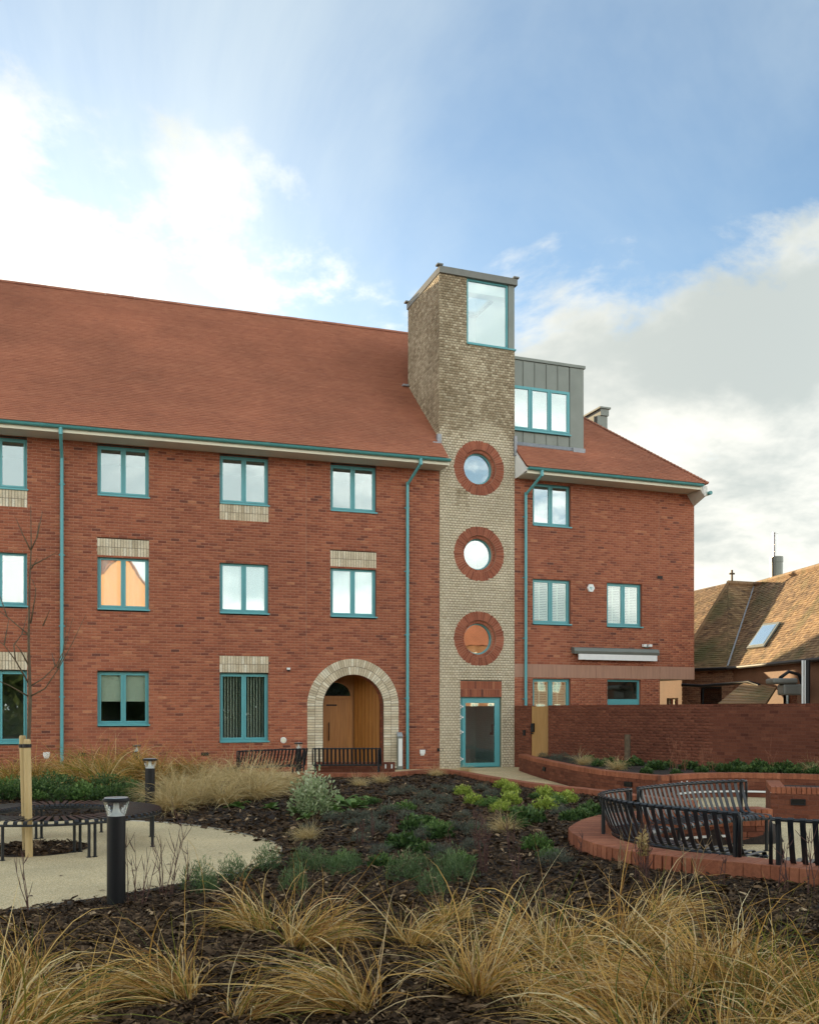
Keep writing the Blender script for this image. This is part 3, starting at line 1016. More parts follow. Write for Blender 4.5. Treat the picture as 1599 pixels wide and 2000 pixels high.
th = [('circle', RCX, z, RRO - 0.02) for z in RINGS]
th += [('rect', DR0, DR1, 0.0, 2.60), ('rect', 0.873, TW + .1, 12.65, 15)]
tower = wall('stair_tower', building, FR, 0.0, TW, 0.0, TT, M['buff'], M['buff_mortar'], th, module=0.1125, y=-0.012, seed=31, proud=0.009, tone_fn=dirt, label='buff brick stair tower with three round windows')
FSL = FR @ Matrix.Translation((0, TD, 0)) @ Matrix.Rotation(-math.pi / 2, 4, 'Z')     # left side, x runs back to front
wall('tower_side', building, FSL, 0.0, TD + 0.012, 9.3, TT, M['buff'], M['buff_mortar'], (), module=0.1125, seed=32, individual=0, proud=0.009, tone_fn=dirt)
FSR = FR @ Matrix.Translation((TW, 0, 0)) @ Matrix.Rotation(math.pi / 2, 4, 'Z')
wall('tower_side', building, FSR, -0.012, TD, 8.79, TT, M['buff'], M['buff_mortar'], [('rect', -0.1, 0.22, 12.65, 15)], module=0.1125, seed=33, individual=0, proud=0.009, tone_fn=dirt)
FSB = FR @ Matrix.Translation((TW, TD, 0)) @ Matrix.Rotation(math.pi, 4, 'Z')
wall('tower_side', building, FSB, 0, TW, 11.5, TT, M['buff'], M['buff_mortar'], (), module=0.1125, seed=34, individual=0, proud=0.009)
cp = MB()
for x0, x1, y0, y1 in ((-0.03, TW + .07, -0.09, 0.14), (-0.03, TW + .07, TD - .14, TD + .07), (-0.03, 0.14, 0.14, TD - .14), (TW - .14, TW + .07, 0.14, TD - .14)):
    cp.box(x0, x1, y0, y1, TT, TT + 0.20)
for x, y in ((-0.02, -0.04), (TW + .02, -0.04), (-0.02, TD + .02)):
    cp.box(x - 0.09, x + 0.09, y - 0.09, y + 0.09, TT + 0.202, TT + 0.25)
cp.build('coping', M['coping_metal'], tower, FR, bevel=0.006)
rl = MB()
rl.box(0.14, 0.3, 0.14, TD - .14, TT + .02, TT + .10); rl.box(0.3, TW - .14, 0.14, 0.45, TT + .02, TT + .10); rl.box(0.3, TW - .14, 2.4, TD - .14, TT + .02, TT + .10)
rl.build('flat_roof', M['zinc'], tower, FR)
MB().box(0.3, TW - .14, 0.45, 2.4, TT + .05, TT + .06).build('added_rooflight', M['lamp_glass'], tower, FR)  # unseen glazed opening, added to let sky light into the stair room
_b = MB()
x0, x1, z0, z1, y0, y1 = 0.12, TW - 0.12, 12.2, TT + 0.02, 0.13, TD - 0.1
_b.quad((x0, y1, z0), (x1, y1, z0), (x1, y1, z1), (x0, y1, z1)); _b.quad((x0, y0, z0), (x1, y0, z0), (x1, y1, z0), (x0, y1, z0))
_b.quad((x0, y0, z0), (x0, y1, z0), (x0, y1, z1), (x0, y0, z1)); _b.quad((x1, y0, z0), (x1, y0, z1), (x1, y1, z1), (x1, y1, z0))
_b.box(x0 + 0.01, x1 - 0.01, 0.16, 0.5, TT - 0.32, TT - 0.02)
_b.build('room_interior', M['room_white'], tower, FR)
b = MB(); frame_rect(b, 0.88, 2.24, 12.69, TT, 0.05, 0.02, 0.10)
tw = b.build('corner_window', M['teal'], building, FR); tw['label'] = 'tall undivided glass window at the tower top'
MB().box(0.925, 2.195, 0.055, 0.065, 12.735, TT - .045).build('pane', M['tower_glass'], tw, FR)
MB().box(0.875, TW + 0.035, -0.06, 0.05, 12.645, 12.69).build('sill', M['teal'], tw, FR)
MB().box(2.245, TW, -0.012, 0.21, 12.692, TT).build('corner_panel', M['zinc'], tw, FR)
MB().quad((0.873, -.012, 12.65), (0.873, .12, 12.65), (0.873, .12, TT), (0.873, -.012, TT)).build('reveal', M['buff'], tw, FR)

for zc_ in RINGS:
    fr_ = MB()
    n = 48
    for k in range(n):
        a0, a1 = 2 * math.pi * k / n, 2 * math.pi * (k + 1) / n
        P_ = lambda r, a, y: (RCX + r * math.sin(a), y, zc_ + r * math.cos(a))
        fr_.quad(P_(.43, a0, .15), P_(.43, a1, .15), P_(.475, a1, .15), P_(.475, a0, .15))
        fr_.quad(P_(.43, a0, .15), P_(.43, a0, .21), P_(.43, a1, .21), P_(.43, a1, .15))
        fr_.quad(P_(.475, a0, .15), P_(.475, a1, .15), P_(.475, a1, .2), P_(.475, a0, .2))
    rw = fr_.build('round_window', M['teal'], building, FR)
    gb = MB()
    for k in range(n):
        a0, a1 = 2 * math.pi * k / n, 2 * math.pi * (k + 1) / n
        gb.quad(P_(RRI + .002, a0, -.014), P_(RRI + .002, a1, -.014), P_(RRO, a1, -.014), P_(RRO, a0, -.014))
        gb.quad(P_(RRI + .002, a0, -.014), P_(RRI + .002, a0, .05), P_(RRI + .002, a1, .05), P_(RRI + .002, a1, -.014))
        gb.quad(P_(.468, a0, .05), P_(.468, a1, .05), P_(RRI + .002, a1, .05), P_(RRI + .002, a0, .05))
        gb.quad(P_(.468, a0, .05), P_(.468, a0, .2), P_(.468, a1, .2), P_(.468, a1, .05))
    gb.build('ring_joints', M['red_mortar'], rw, FR)
    for r0, r1, n2, y, pr in ((RRI + .004, RRO - .001, 58, -0.014, 0.008), (.470, RRI - .002, 40, 0.05, 0.008)):
        ms = [wedge(r0, r1, 2 * math.pi / n2, pr, M['ring_red'], t) for t in np.linspace(0.2, 0.9, 6)]
        for k in range(n2):
            link('brick', ms[r_.integers(6)], rw, FR @ Matrix.Translation((RCX, y, zc_)) @ Matrix.Rotation(2 * math.pi * k / n2, 4, 'Y'))
    MB().prism([P_(.432, 2 * math.pi * k / n, .18) for k in range(n)], (0, 0.008, 0)).build('pane', M['glass'], rw, FR)
    room(rw, FR, 0.3, 2.3, zc_ - 0.9, zc_ + 0.9, 0.22, 2.4, M['room'])

soldier(FR, DR0, DR1, DRZ + 0.01, 2.60, M['red'], M['red_mortar'], proud=0.012)
b = MB(); frame_rect(b, DR0 + .01, DR1 - .03, 0.02, DRZ, 0.05, 0.05, 0.14)
td = b.build('tower_door', M['teal'], building, FR); td['label'] = 'teal framed glass door at the foot of the tower'
b = MB(); frame_rect(b, DR0 + .07, DR1 - .09, 0.035, DRZ - .055, 0.115, 0.03, 0.09)
b.build('leaf', M['teal'], td, FR)
MB().box(DR0 + .18, DR1 - .20, 0.055, 0.065, 0.145, DRZ - .165).build('pane', M['tower_glass'], td, FR)
for z in (0.22, 1.02, 1.46, 1.78):
    MB().box(DR0 - 0.015, DR0 + 0.03, -0.03, 0.035, z, z + 0.035).box(DR0 - 0.015, DR0 + 0.03, -0.03, 0.035, z + 0.075, z + 0.11).box(DR0 + 0.04, DR0 + 0.095, -0.035, 0.03, z + 0.035, z + 0.08).build('hinge', M['white'], td, FR)
MB().box(1.74, 1.80, 0.09, 0.12, 1.0, 1.3).box(1.70, 1.80, 0.09, 0.13, 0.98, 1.06).build('push_bar', M['black'], td, FR)
rv = MB()
rv.quad((DR0, -.01, 0), (DR0, .15, 0), (DR0, .15, DRZ), (DR0, -.01, DRZ), .4); rv.quad((DR1, -.01, 0), (DR1, -.01, DRZ), (DR1, .15, DRZ), (DR1, .15, 0), .4)
rv.quad((DR0, -.01, DRZ), (DR0, .15, DRZ), (DR1, .15, DRZ), (DR1, -.01, DRZ), .2)
rv.build('reveal', M['buff'], td, FR)
room(td, FR, 0.2, 2.3, 0.015, 2.7, 0.15, 2.5, M['room_white'])

# ---------------------------------------------------------------- end wing
WE, WG = 9.0, 7.67
wh = []


def wwin(x0, x1, z0, z1, **kw):
    wh.append(('rect', x0, x1, z0, z1))
    window(FR, x0, x1, z0, z1, **kw)


wwin(3.078, 4.40, 7.385, 8.72)
wwin(3.078, 4.40, 4.365, 5.765, style='shutter', glass='glass_low')
wwin(5.70, 7.0, 4.365, 5.765, style='shutter', glass='glass_low')
wwin(3.078, 4.40, 0.9, 2.70, style='shutter', glass='glass_low')
wh.append(('rect', 5.715, 6.955, 0.0, 2.705))
wh.append(('rect', WG - .007, WG + .007, 3.15, 8.8))
wall('wing_wall', building, FR, TW, WE, 3.14, 8.80, M['red'], M['red_mortar'], wh, seed=41)
wall('wing_wall', building, FR, TW, WG, 0.0, 2.735, M['red'], M['red_mortar'], wh, seed=42, individual=60)
MB().box(WG - .009, WG + .009, 0.001, 0.02, 3.14, 8.8).build('movement_joint', M['stone'], building, FR)
for k, (a, c) in enumerate(((TW, 3.9), (3.9, 5.3), (5.3, 6.6), (6.6, WG), (WG, WE + .01))):
    MB().box(a + .004, c - .004, -0.012, 0.3, 2.735, 3.14).build('stone_band', M['stone'], building, FR)
FE = FR @ Matrix.Translation((WE, 0, 0)) @ Matrix.Rotation(math.pi / 2, 4, 'Z')
wall('wing_wall', building, FE, 0, 12.2, 2.735, 8.80, M['red'], M['red_mortar'], (), seed=43, individual=0)
FE2 = FR @ Matrix.Translation((WG, 0, 0)) @ Matrix.Rotation(math.pi / 2, 4, 'Z')
wall('wing_wall', building, FE2, 0, 12.2, 0, 2.735, M['red'], M['red_mortar'], (), seed=44, individual=0)
MB().box(WG, WE, 0.02, 12.2, 2.74, 2.78).build('overhang_soffit', M['soffit'], building, FR)
# garden door of the wing, glazed over and under a transom
b = MB(); frame_rect(b, 5.715, 6.955, 0.03, 2.70, 0.06, 0.09, 0.16); b.box(5.775, 6.895, 0.085, 0.15, 1.92, 2.08)
frame_rect(b, 5.79, 6.88, 0.06, 1.915, 0.12, 0.08, 0.14)
gd = b.build('garden_door', M['teal'], building, FR)
for a, c in ((2.085, 2.635), (0.19, 1.79)):
    MB().box(5.78 if a > 2 else 5.915, 6.89 if a > 2 else 6.755, 0.115, 0.123, a, c).build('pane', M['glass_low'], gd, FR)
room(gd, FR, 5.5, 7.2, 0.02, 2.75, 0.17, 2.6, M['room'])
rv = MB()
rv.quad((5.715, 0, 0), (5.715, .16, 0), (5.715, .16, 2.705), (5.715, 0, 2.705), .3); rv.quad((6.955, 0, 0), (6.955, 0, 2.705), (6.955, .16, 2.705), (6.955, .16, 0), .3)
rv.build('reveal', M['red'], gd, FR)
# hipped roof
DMX, DMD, DMT = 5.0, 0.25, 12.50


def wing_spans(s):
    d = -OV + s * PC
    a = TW + 0.02 if d < 2.7 else 1.0
    iv = [(a, WE - 0.05 - (d + OV))]
    if iv[0][1] <= a: return []
    if DMD < d < (DMT - RZ0) / .914: iv = subtract(iv, [(-1, DMX)])
    return iv


tiles('roof_tiles', building, FR, -OV, EZ, PITCH, (RD + OV) / PC, wing_spans, M['tile'], 23)
HX = WE - 0.05
dk = MB()
P0 = (TW + .03, -OV + .02, EZ - .01); P1 = (HX - .02, -OV + .02, EZ - .01); P2 = (HX - RD - OV, RD, RTOP - .01)
dk.poly([P0, P1, P2, (1.0, RD, RTOP - .01), (1.0, 2.7, RZ0 + 2.46), (TW + .03, 2.7, RZ0 + 2.46)])
dk.poly([P1, (HX - .02, 2 * RD + OV, EZ - .01), P2])
dk.poly([P2, (HX - .02, 2 * RD + OV, EZ - .01), (1.0, 2 * RD + OV, EZ - .01), (1.0, RD, RTOP - .01)])
dk.build('roof', M['tile'], building, FR)
FH = FR @ Matrix.Translation((HX, -OV, 0)) @ Matrix.Rotation(math.pi / 2, 4, 'Z')
tiles('roof_tiles', building, FH, 0.0, EZ, PITCH, (RD + OV) / PC, lambda s: [(s * PC, 2 * (RD + OV) - s * PC)] if s * PC < RD + OV - .1 else [], M['tile'], 24)
hp = MB()
for t in np.linspace(0, math.pi, 6)[:-1]:
    t2 = t + math.pi / 5
    hp.quad((0, .075 * math.cos(t), .06 * math.sin(t)), (.21, .05 * math.cos(t), .035 * math.sin(t)), (.21, .05 * math.cos(t2), .035 * math.sin(t2)), (0, .075 * math.cos(t2), .06 * math.sin(t2)))
hp.poly([(0, .075 * math.cos(t), .06 * math.sin(t)) for t in np.linspace(0, math.pi, 6)])
hms = []
for q in range(3):
    b = MB(); b.v, b.f, b.t = hp.v, hp.f, [0.3 + 0.2 * q] * len(hp.f); hms.append(b.data('hip_tile', M['tile']))
hdir = Vector((-1, 1, .914)).normalized()
hq = Vector((-1, 1, .914)).to_track_quat('X', 'Z').to_matrix().to_4x4()
for k in range(66):
    p = Vector((HX, -OV, EZ + 0.02)) + Vector((-1, 1, .914)) * (k * 0.1 * PC)
    if p.y > RD - .1: break
    link('hip_tile', hms[random.randrange(3)], building, FR @ Matrix.Translation(p) @ hq)
eaves(FR, TW + 0.05, HX - 0.22, 'wing')
# box ends of the eaves
MB().prism([(TW + .02, 0.0, RZ0 - .04), (TW + .02, -OV + .03, EZ - .03), (TW + .02, -OV + .03, 8.84), (TW + .02, -0.25, 8.775), (TW + .02, 0.0, 8.775)], (0.025, 0, 0)).build('eaves_end', M['white'], building, FR)
MB().prism([(HX - .21, -OV + .03, 8.96), (HX - .02, -OV + .03, 8.90), (HX + .02, -OV + .10, 8.64), (HX - .04, -OV + .10, 8.60), (HX - .19, -OV + .10, 8.78)], (0, 0.03, 0)).build('eaves_end', M['white'], building, FR)
MB().prism([(HX - .24, -OV + .06, 8.775), (HX - .02, -OV + .12, 8.60), (WE - .01, 0.0, 8.42), (WE - .28, 0.0, 8.775)], (0, 0, -0.012)).build('eaves_end', M['soffit'], building, FR)
MB().box(HX - .02, HX + .05, -OV + .1, 12.9, 8.62, 8.93).build('fascia', M['cream'], building, FR)
MB().tube([(HX + .10, -OV - .02, 8.70), (HX + .10, 12.9, 8.70)], 0.062, 10).build('gutter', M['teal_dark'], building, FR)
# dormer
dm = MB()
dback = (DMT - RZ0) / .914 + .1
dm.box(TW + .02, DMX, DMD + .02, dback, RZ0 + .914 * DMD - .5, DMT)
dm.box(TW + .02, DMX + .05, DMD - .05, dback, DMT + .002, DMT + .09)
dorm = dm.build('dormer', M['zinc'], building, FR); dorm['label'] = 'grey zinc flat-roofed dormer with three-light teal window'
DW0, DW1, DZ0, DZ1 = 2.40, 4.48, 10.32, 11.68
DB = RZ0 + .914 * DMD
sx = np.linspace(DW1 - 5 * 0.402, DW1, 6)
for k in range(5):
    MB().box(sx[k] + .006 if k else TW + .02, sx[k + 1] - .006, DMD - .012, DMD + .02, DZ1 + .03, DMT - .01).build('panel', M['zinc'], dorm, FR)
    MB().box(sx[k] + .006 if k else TW + .02, sx[k + 1] - .006, DMD - .012, DMD + .02, DB + .06, DZ0 - .02).build('panel', M['zinc'], dorm, FR)
    if k: MB().box(sx[k] - .007, sx[k] + .007, DMD - .035, DMD + .02, DZ1 + .03, DMT - .01).box(sx[k] - .007, sx[k] + .007, DMD - .035, DMD + .02, DB + .06, DZ0 - .02).build('seam', M['zinc'], dorm, FR)
MB().box(DW1 + .03, DMX, DMD - .014, DMD + .02, DB + .02, DMT - .01).build('panel', M['zinc'], dorm, FR)
MB().prism([(TW + .02, DMD - .02, DB + .05), (DMX - .05, DMD - .02, DB + .05), (DMX - .05, DMD - .12, DB - .07), (TW + .02, DMD - .12, DB - .07)], (0, -.01, .02)).build('apron', M['lead'], dorm, FR)
FD = FR @ Matrix.Translation((0, DMD - .06, 0))
window(FD, DW0, DW1, DZ0 - .01, DZ1 + .02, lights=3, depth=0.02, reveal=None, nroom=False)
MB().box(DW0, DW1, DMD + .0, DMD + .03, DZ0, DZ1).build('backing', M['room'], dorm, FR)
# flashing and a small grey dormer on the hip
MB().box(-0.10, 0.03, -0.10, 0.02, 9.50, 9.86).box(-0.26, -0.02, -0.16, -0.03, 9.50, 9.60).build('flashing', M['lead'], building, FR, bevel=.01)
MB().box(TW - .03, TW + .05, -0.10, 0.0, 9.45, 10.05).build('flashing', M['lead'], building, FR, bevel=.01)
MB().box(DMX - .45, DMX - .02, DMD - .16, DMD - .02, DB - .12, DB + .04).build('flashing', M['lead'], building, FR, bevel=.01)
MB().box(-0.22, -0.02, 2.52, 2.72, 12.1, 12.16).build('flashing', M['lead'], building, FR, bevel=.01)
v = MB()
v.box(6.95, 7.35, 2.6, 2.75, 11.0, 11.95).box(6.90, 7.38, 2.75, 4.1, 11.0, 11.95)
v.box(7.05, 7.38, 2.55, 4.2, 11.952, 12.18).box(7.0, 7.43, 2.5, 4.25, 12.182, 12.24)
v.build('side_dormer', M['zinc'], building, FR)
# rest of the shell: left gable and back
g = MB()
g.poly([(-15.0, 0, 0), (-15.0, 12.2, 0), (-15.0, 12.2, 8.8), (-15.0, RD, RTOP - .05), (-15.0, 0, 8.8)])
g.quad((-15.0, 12.2, 0), (3.0, 12.2, 0), (3.0, 12.2, 8.9), (-15.0, 12.2, 8.9))
g.build('shell_wall', M['red'], building, FL)
MB().quad((1.0, 12.2, 0), (9.0, 12.2, 0), (9.0, 12.2, 8.9), (1.0, 12.2, 8.9)).build('shell_wall', M['red'], building, FR)

# ---------------------------------------------------------------- small things fixed to the walls
def fixed(name, label, cat, fm, x, z, mb_mat, group=None):
    loc = (fm @ Vector((x, 0, z)))
    e = empty(name, loc, label, cat, group)
    T = fm @ Matrix.Translation((x, -0.0085, z))
    for nm, mb, mt in mb_mat:
        mb.build(nm, M[mt], e, T, bevel=0.003)
    return e


def small(name, label, cat, fm, x, z, mb, mt, group=None):
    o = mb.build(name, M[mt], None, fm @ Matrix.Translation((x, -0.0085, z)), bevel=0.003)
    return tag(o, label, cat, group)


def vent():
    b = MB(); frame_rect(b, -.10, .10, -.045, .045, .012, -.012, 0)
    b.box(-.09, .09, -.004, 0, -.035, .035)
    for k in range(4): b.box(-.09, .09, -.010, -.002, -.028 + k * .018, -.020 + k * .018)
    return b


for fm, x, z, lb in ((FL, -9.95, 0.56, 'black louvred air brick in red wall near the teal downpipe and tree'), (FL, -6.79, 0.53, 'black louvred air brick low on red wall beside the tall slat-blind window'),
                     (FR, 0.02, 0.56, 'black louvred air brick on the joint between red wall and buff tower')):
    small('air_brick', lb, 'vent', fm, x, z, vent(), 'black', 'black air bricks low on the facade')
for fm, x, z, lb in ((FL, -10.83, 0.56, 'pale grey wall vent cowl left of the teal downpipe, behind the young tree'), (FL, -0.54, 0.49, 'pale grey wall vent cowl between teal downpipe and buff tower')):
    small('vent_cowl', lb, 'vent', fm, x, z, MB().box(-.08, .08, -.05, 0, -.03, .08).prism([(-.065, -.05, -.03), (.065, -.05, -.03), (.055, -.03, -.09), (-.055, -.03, -.09)], (0, .03, 0)).box(-.085, .085, -.056, -.05, .03, .045), 'white', 'vent cowls on the red wall')
fixed('dome_camera', 'small white dome security camera on red wall left of the arch', 'camera', FL, -4.495, 2.86,
      [('housing', MB().box(-.045, .045, -.05, 0, 0, .06), 'white'), ('dome', MB().lathe([(.045, .0), (.04, -.025), (.02, -.045), (.002, -.05)], 14, 0, -.045), 'black')])
rl_ = MB(); rl_.v = []; n = 20
rl_.prism([(.085 * math.cos(2 * math.pi * k / n), 0, .085 * math.sin(2 * math.pi * k / n)) for k in range(n)], (0, -.04, 0))
rl2 = MB().prism([(.06 * math.cos(2 * math.pi * k / n), -.0405, .06 * math.sin(2 * math.pi * k / n)) for k in range(n)], (0, -.02, 0))
fixed('round_wall_vent', 'round white wall fitting on red brick beside the slat-blind window', 'vent', FL, -4.64, 0.89, [('rim', rl_, 'white'), ('cap', rl2, 'cream')])
hx = MB().prism([(.125 * math.cos(math.pi / 3 * k), 0, .135 * math.sin(math.pi / 3 * k)) for k in range(6)], (0, -.07, 0))
mk = MB().box(-.055, -.03, -.0735, -.0705, -.02, .03).box(-.02, .005, -.0735, -.0705, -.03, .03).box(.015, .06, -.0735, -.0705, -.005, .012).box(-.03, .035, -.0735, -.0705, -.06, -.048)
fixed('alarm_box', 'white hexagonal alarm box with pale teal mark on red wall', 'alarm box', FR, 5.09, 5.555, [('case', hx, 'white'), ('mark', mk, 'teal')])
aw = MB().prism([(-1.56, 0, .0), (-1.56, -.16, -.03), (-1.56, -.20, -.13), (-1.56, -.18, -.22), (-1.56, 0, -.20)], (3.1, 0, 0))
av = MB().box(-1.40, 1.46, -.19, -.14, -.40, -.222)
fixed('awning_cassette', 'closed pale grey awning cassette above the stone band', 'awning', FR, 5.98, 3.70, [('cassette', aw, 'zinc'), ('front_bar', av, 'white')])
fixed('floodlight', 'small white twin floodlight above right end of the awning', 'light', FR, 7.15, 3.79,
      [('lamp_head', MB().box(-.18, -.05, -.12, -.03, -.03, .05).box(.03, .15, -.12, -.03, -.03, .05), 'white'), ('bracket', MB().box(-.08, .08, -.05, 0, -.06, .0), 'zinc')])
small('air_brick', 'small dark air brick high on red wing wall on the movement joint', 'vent', FR, 7.67, 6.02, vent(), 'black', 'black air bricks low on the facade')
ps = MB().prism([(-.085, -.10, 0), (.085, -.10, 0), (.085, 0, 0), (-.085, 0, 0)], (0, 0, 0.98))
ps.prism([(-.085, -.10, .982), (-.085, 0, .982), (-.085, 0, 1.10)], (.17, 0, 0))
fixed('access_post', 'slim pale metal access post with sloped top beside arch', 'post', FL, -1.26, 0.01, [('post', MB().box(-.075, .075, -.16, -.06, 0, .96), 'zinc'), ('cap', MB().prism([(-.08, -.17, .962), (-.08, -.05, .962), (-.08, -.05, 1.08)], (.16, 0, 0)), 'steel'), ('panel', MB().box(-.06, .06, -.166, -.161, .1, .9), 'white')])

# ================================================================ THE GARDEN
def in_poly(x, y, poly):
    x = np.asarray(x, float); y = np.asarray(y, float)
    ins = np.zeros(x.shape, bool)
    n = len(poly)
    for i in range(n):
        (x1, y1), (x2, y2) = poly[i], poly[(i + 1) % n]
        c = ((y1 > y) != (y2 > y)) & (x < (x2 - x1) * (y - y1) / (y2 - y1 + 1e-12) + x1)
        ins ^= c
    return ins


def dist_poly(x, y, poly):
    x = np.asarray(x, float); y = np.asarray(y, float)
    d = np.full(x.shape, 1e9)
    n = len(poly)
    for i in range(n):
        a = np.array(poly[i]); b = np.array(poly[(i + 1) % n]); ab = b - a
        t = np.clip(((x - a[0]) * ab[0] + (y - a[1]) * ab[1]) / (ab @ ab + 1e-12), 0, 1)
        d = np.minimum(d, np.hypot(x - a[0] - t * ab[0], y - a[1] - t * ab[1]))
    return d


def sstep(v, lo, hi):
    t = np.clip((v - lo) / (hi - lo), 0, 1)
    return t * t * (3 - 2 * t)


resin_pts = [(-1.56, 10.8), (-1.56, 11.49), (-1.70, 12.2), (-2.25, 13.1), (-3.04, 14.0), (-3.96, 14.6), (-5.5, 14.9), (-8, 14.5), (-13, 13.4), (-13, 7.2), (-6, 7.75), (-3.5, 8.12), (-3.17, 8.37), (-2.7, 8.80), (-2.21, 9.45), (-1.76, 10.1)]
RES = [tuple(p) for p in spline(resin_pts, 6, True)]
edge_pts = [(-13, 18.3), (-6, 19.0), (-4.2, 20.0), (-2.67, 21.5), (-1.22, 21.5), (-0.39, 21.8), (0.55, 22.9), (1.0, 22.6), (1.70, 20.5), (2.41, 18.6), (3.38, 16.95), (3.85, 15.9), (4.45, 14.9)]
EDG = spline(edge_pts, 6)
ring_pts = [(4.62, 12.55), (3.6, 12.35), (2.36, 11.57), (1.78, 10.45), (1.69, 9.75), (1.80, 8.95), (2.19, 8.32), (2.68, 7.98), (3.25, 7.53), (4.3, 6.75)]
_r, _t, _ = resample(spline(ring_pts, 8), 0.12)      # outer edge of the coping -> centre line
RNG = _r + np.stack([-_t[:, 1], _t[:, 0]], 1) * 0.175
WALLED = [tuple(p) for p in EDG] + [tuple(p) for p in RNG] + [(10, 6.4), (10, 40), (-13, 40)]
PIT = (-4.66, 11.75, 0.66)


def bed_h(x, y):
    """height of the mulch: level with the path on the left, mounded towards the seat wall"""
    x = np.asarray(x, float); y = np.asarray(y, float)
    dl = np.where(in_poly(x, y, RES), 0, dist_poly(x, y, RES))
    h = 0.20 * sstep(dl, 0.0, 2.4) + 0.115 * sstep(x, 0.3, 1.8) * sstep(y, 14, 10.5) * sstep(y, 3.5, 6.5)
    h = h + 0.018 * np.sin(x * 2.1 + y * 1.3) * np.sin(y * 1.7 - x) * sstep(dl, 0.2, 1.0)
    return h - 0.004


def bed_pt(px, py):
    """where a pixel's ray meets the mulch"""
    z = 0.15
    for _ in range(8):
        X, Y = ground_pt(px, py, z)
        z = float(bed_h(X, Y))
    return X, Y, z


ground = MB().quad((-400, -300, -0.06), (400, -300, -0.06), (400, 700, -0.06), (-400, 700, -0.06)).build('ground', M['paving'])
ground['kind'] = 'structure'
gx, gy = np.arange(-13, 8.01, 0.14), np.arange(1.2, 24.0, 0.14)
XX, YY = np.meshgrid(gx, gy)
ZZ = bed_h(XX, YY)
inside = in_poly(XX, YY, RES) | in_poly(XX, YY, WALLED)
dwall = dist_poly(XX, YY, [tuple(p) for p in EDG] + [tuple(p) for p in RNG] + [(10, 6.4), (10, 40), (-13, 40)])
ZZ = np.where(inside & in_poly(XX, YY, RES), -0.03, ZZ)
ZZ = np.where(in_poly(XX, YY, WALLED) & (dwall > 0.16), -0.03, ZZ)
ZZ += np.where(inside, 0, rng.normal(0, 0.006, ZZ.shape))
nx, ny = len(gx), len(gy)
idx = np.arange(nx * ny).reshape(ny, nx)
fq = np.stack([idx[:-1, :-1], idx[:-1, 1:], idx[1:, 1:], idx[1:, :-1]], -1).reshape(-1, 4)
bed = link('planting_bed', mesh('planting_bed', np.stack([XX, YY, ZZ], -1).reshape(-1, 3), fq, M['mulch'], smooth=True))
bed['kind'] = 'structure'
p = MB(); p.poly([(x, y, 0.0) for x, y in RES])
tag(p.build('resin_path', M['resin']), kind='structure')
p = MB(); p.poly([(x, y, 0.002) for x, y in WALLED])
tag(p.build('courtyard_path', M['resin']), kind='structure')
# tree pit
n = 40
p = MB(); p.poly([(PIT[0] + PIT[2] * math.cos(2 * math.pi * k / n), PIT[1] + PIT[2] * math.sin(2 * math.pi * k / n), 0.006) for k in range(n)])
tag(p.build('tree_pit', M['mulch']), kind='structure')
# steel edging of the path
e = MB()
RE2 = RES + [RES[0]]
for k in range(len(RES)):
    (x0, y0), (x1, y1) = RE2[k], RE2[k + 1]
    L = math.hypot(x1 - x0, y1 - y0); nx_, ny_ = (y1 - y0) / L * .007, -(x1 - x0) / L * .007
    e.prism([(x0, y0, -.04), (x1, y1, -.04), (x1 + nx_, y1 + ny_, -.04), (x0 + nx_, y0 + ny_, -.04)], (0, 0, 0.052))
tag(e.build('path_edging', M['steel']), kind='structure')

# bark chips, denser close to the eye where single chips show
NCH = 230000
u = rng.random(NCH)
yy = 1 / (1 / 3.4 + u * (1 / 23.5 - 1 / 3.4))
yy = np.where(rng.random(NCH) < 0.35, rng.uniform(3.4, 23.5, NCH), yy)
xx = rng.uniform(-0.47, 0.47, NCH) * yy
bad = in_poly(xx, yy, WALLED) | in_poly(xx, yy, RES)
keep_pit = np.hypot(xx - PIT[0], yy - PIT[1]) < PIT[2] - .03
sp = rng.choice(len(RES), 900)                        # chips spilt over the path edge
spx = np.array(RES)[sp] + rng.normal(0, .07, (900, 2))
sin_ = in_poly(spx[:, 0], spx[:, 1], RES) & (np.abs(rng.normal(0, 1, 900)) < 1.6)
spx = spx[sin_]
extra = 1500
ex, er = rng.uniform(0, 2 * np.pi, extra), np.sqrt(rng.random(extra)) * (PIT[2] - .02)
xx = np.concatenate([xx[~bad], spx[:, 0], PIT[0] + er * np.cos(ex)]); yy = np.concatenate([yy[~bad], spx[:, 1], PIT[1] + er * np.sin(ex)])
zz = np.where(np.hypot(xx - PIT[0], yy - PIT[1]) < PIT[2], 0.012, bed_h(xx, yy) + 0.006) + np.abs(rng.normal(0, 0.010, len(xx)))
nch = len(xx)
ln = np.clip(rng.lognormal(-3.3, 0.5, nch), 0.012, 0.12) * np.clip(yy / 9, 1, 1.5)
wd = ln * rng.uniform(0.18, 0.5, nch)
az = rng.uniform(0, 2 * np.pi, nch)
ti, ro = rng.normal(0, 0.28, nch), rng.normal(0, 0.45, nch)
ax = np.stack([np.cos(az) * np.cos(ti), np.sin(az) * np.cos(ti), np.sin(ti)], 1)
sd_ = np.stack([-np.sin(az) * np.cos(ro), np.cos(az) * np.cos(ro), np.sin(ro)], 1)
ctr = np.stack([xx, yy, zz], 1)
V = np.zeros((nch, 6, 3), np.float32)
bend = rng.uniform(-0.12, 0.12, nch)[:, None] * ln[:, None] * np.array([[0, 0, 1]])
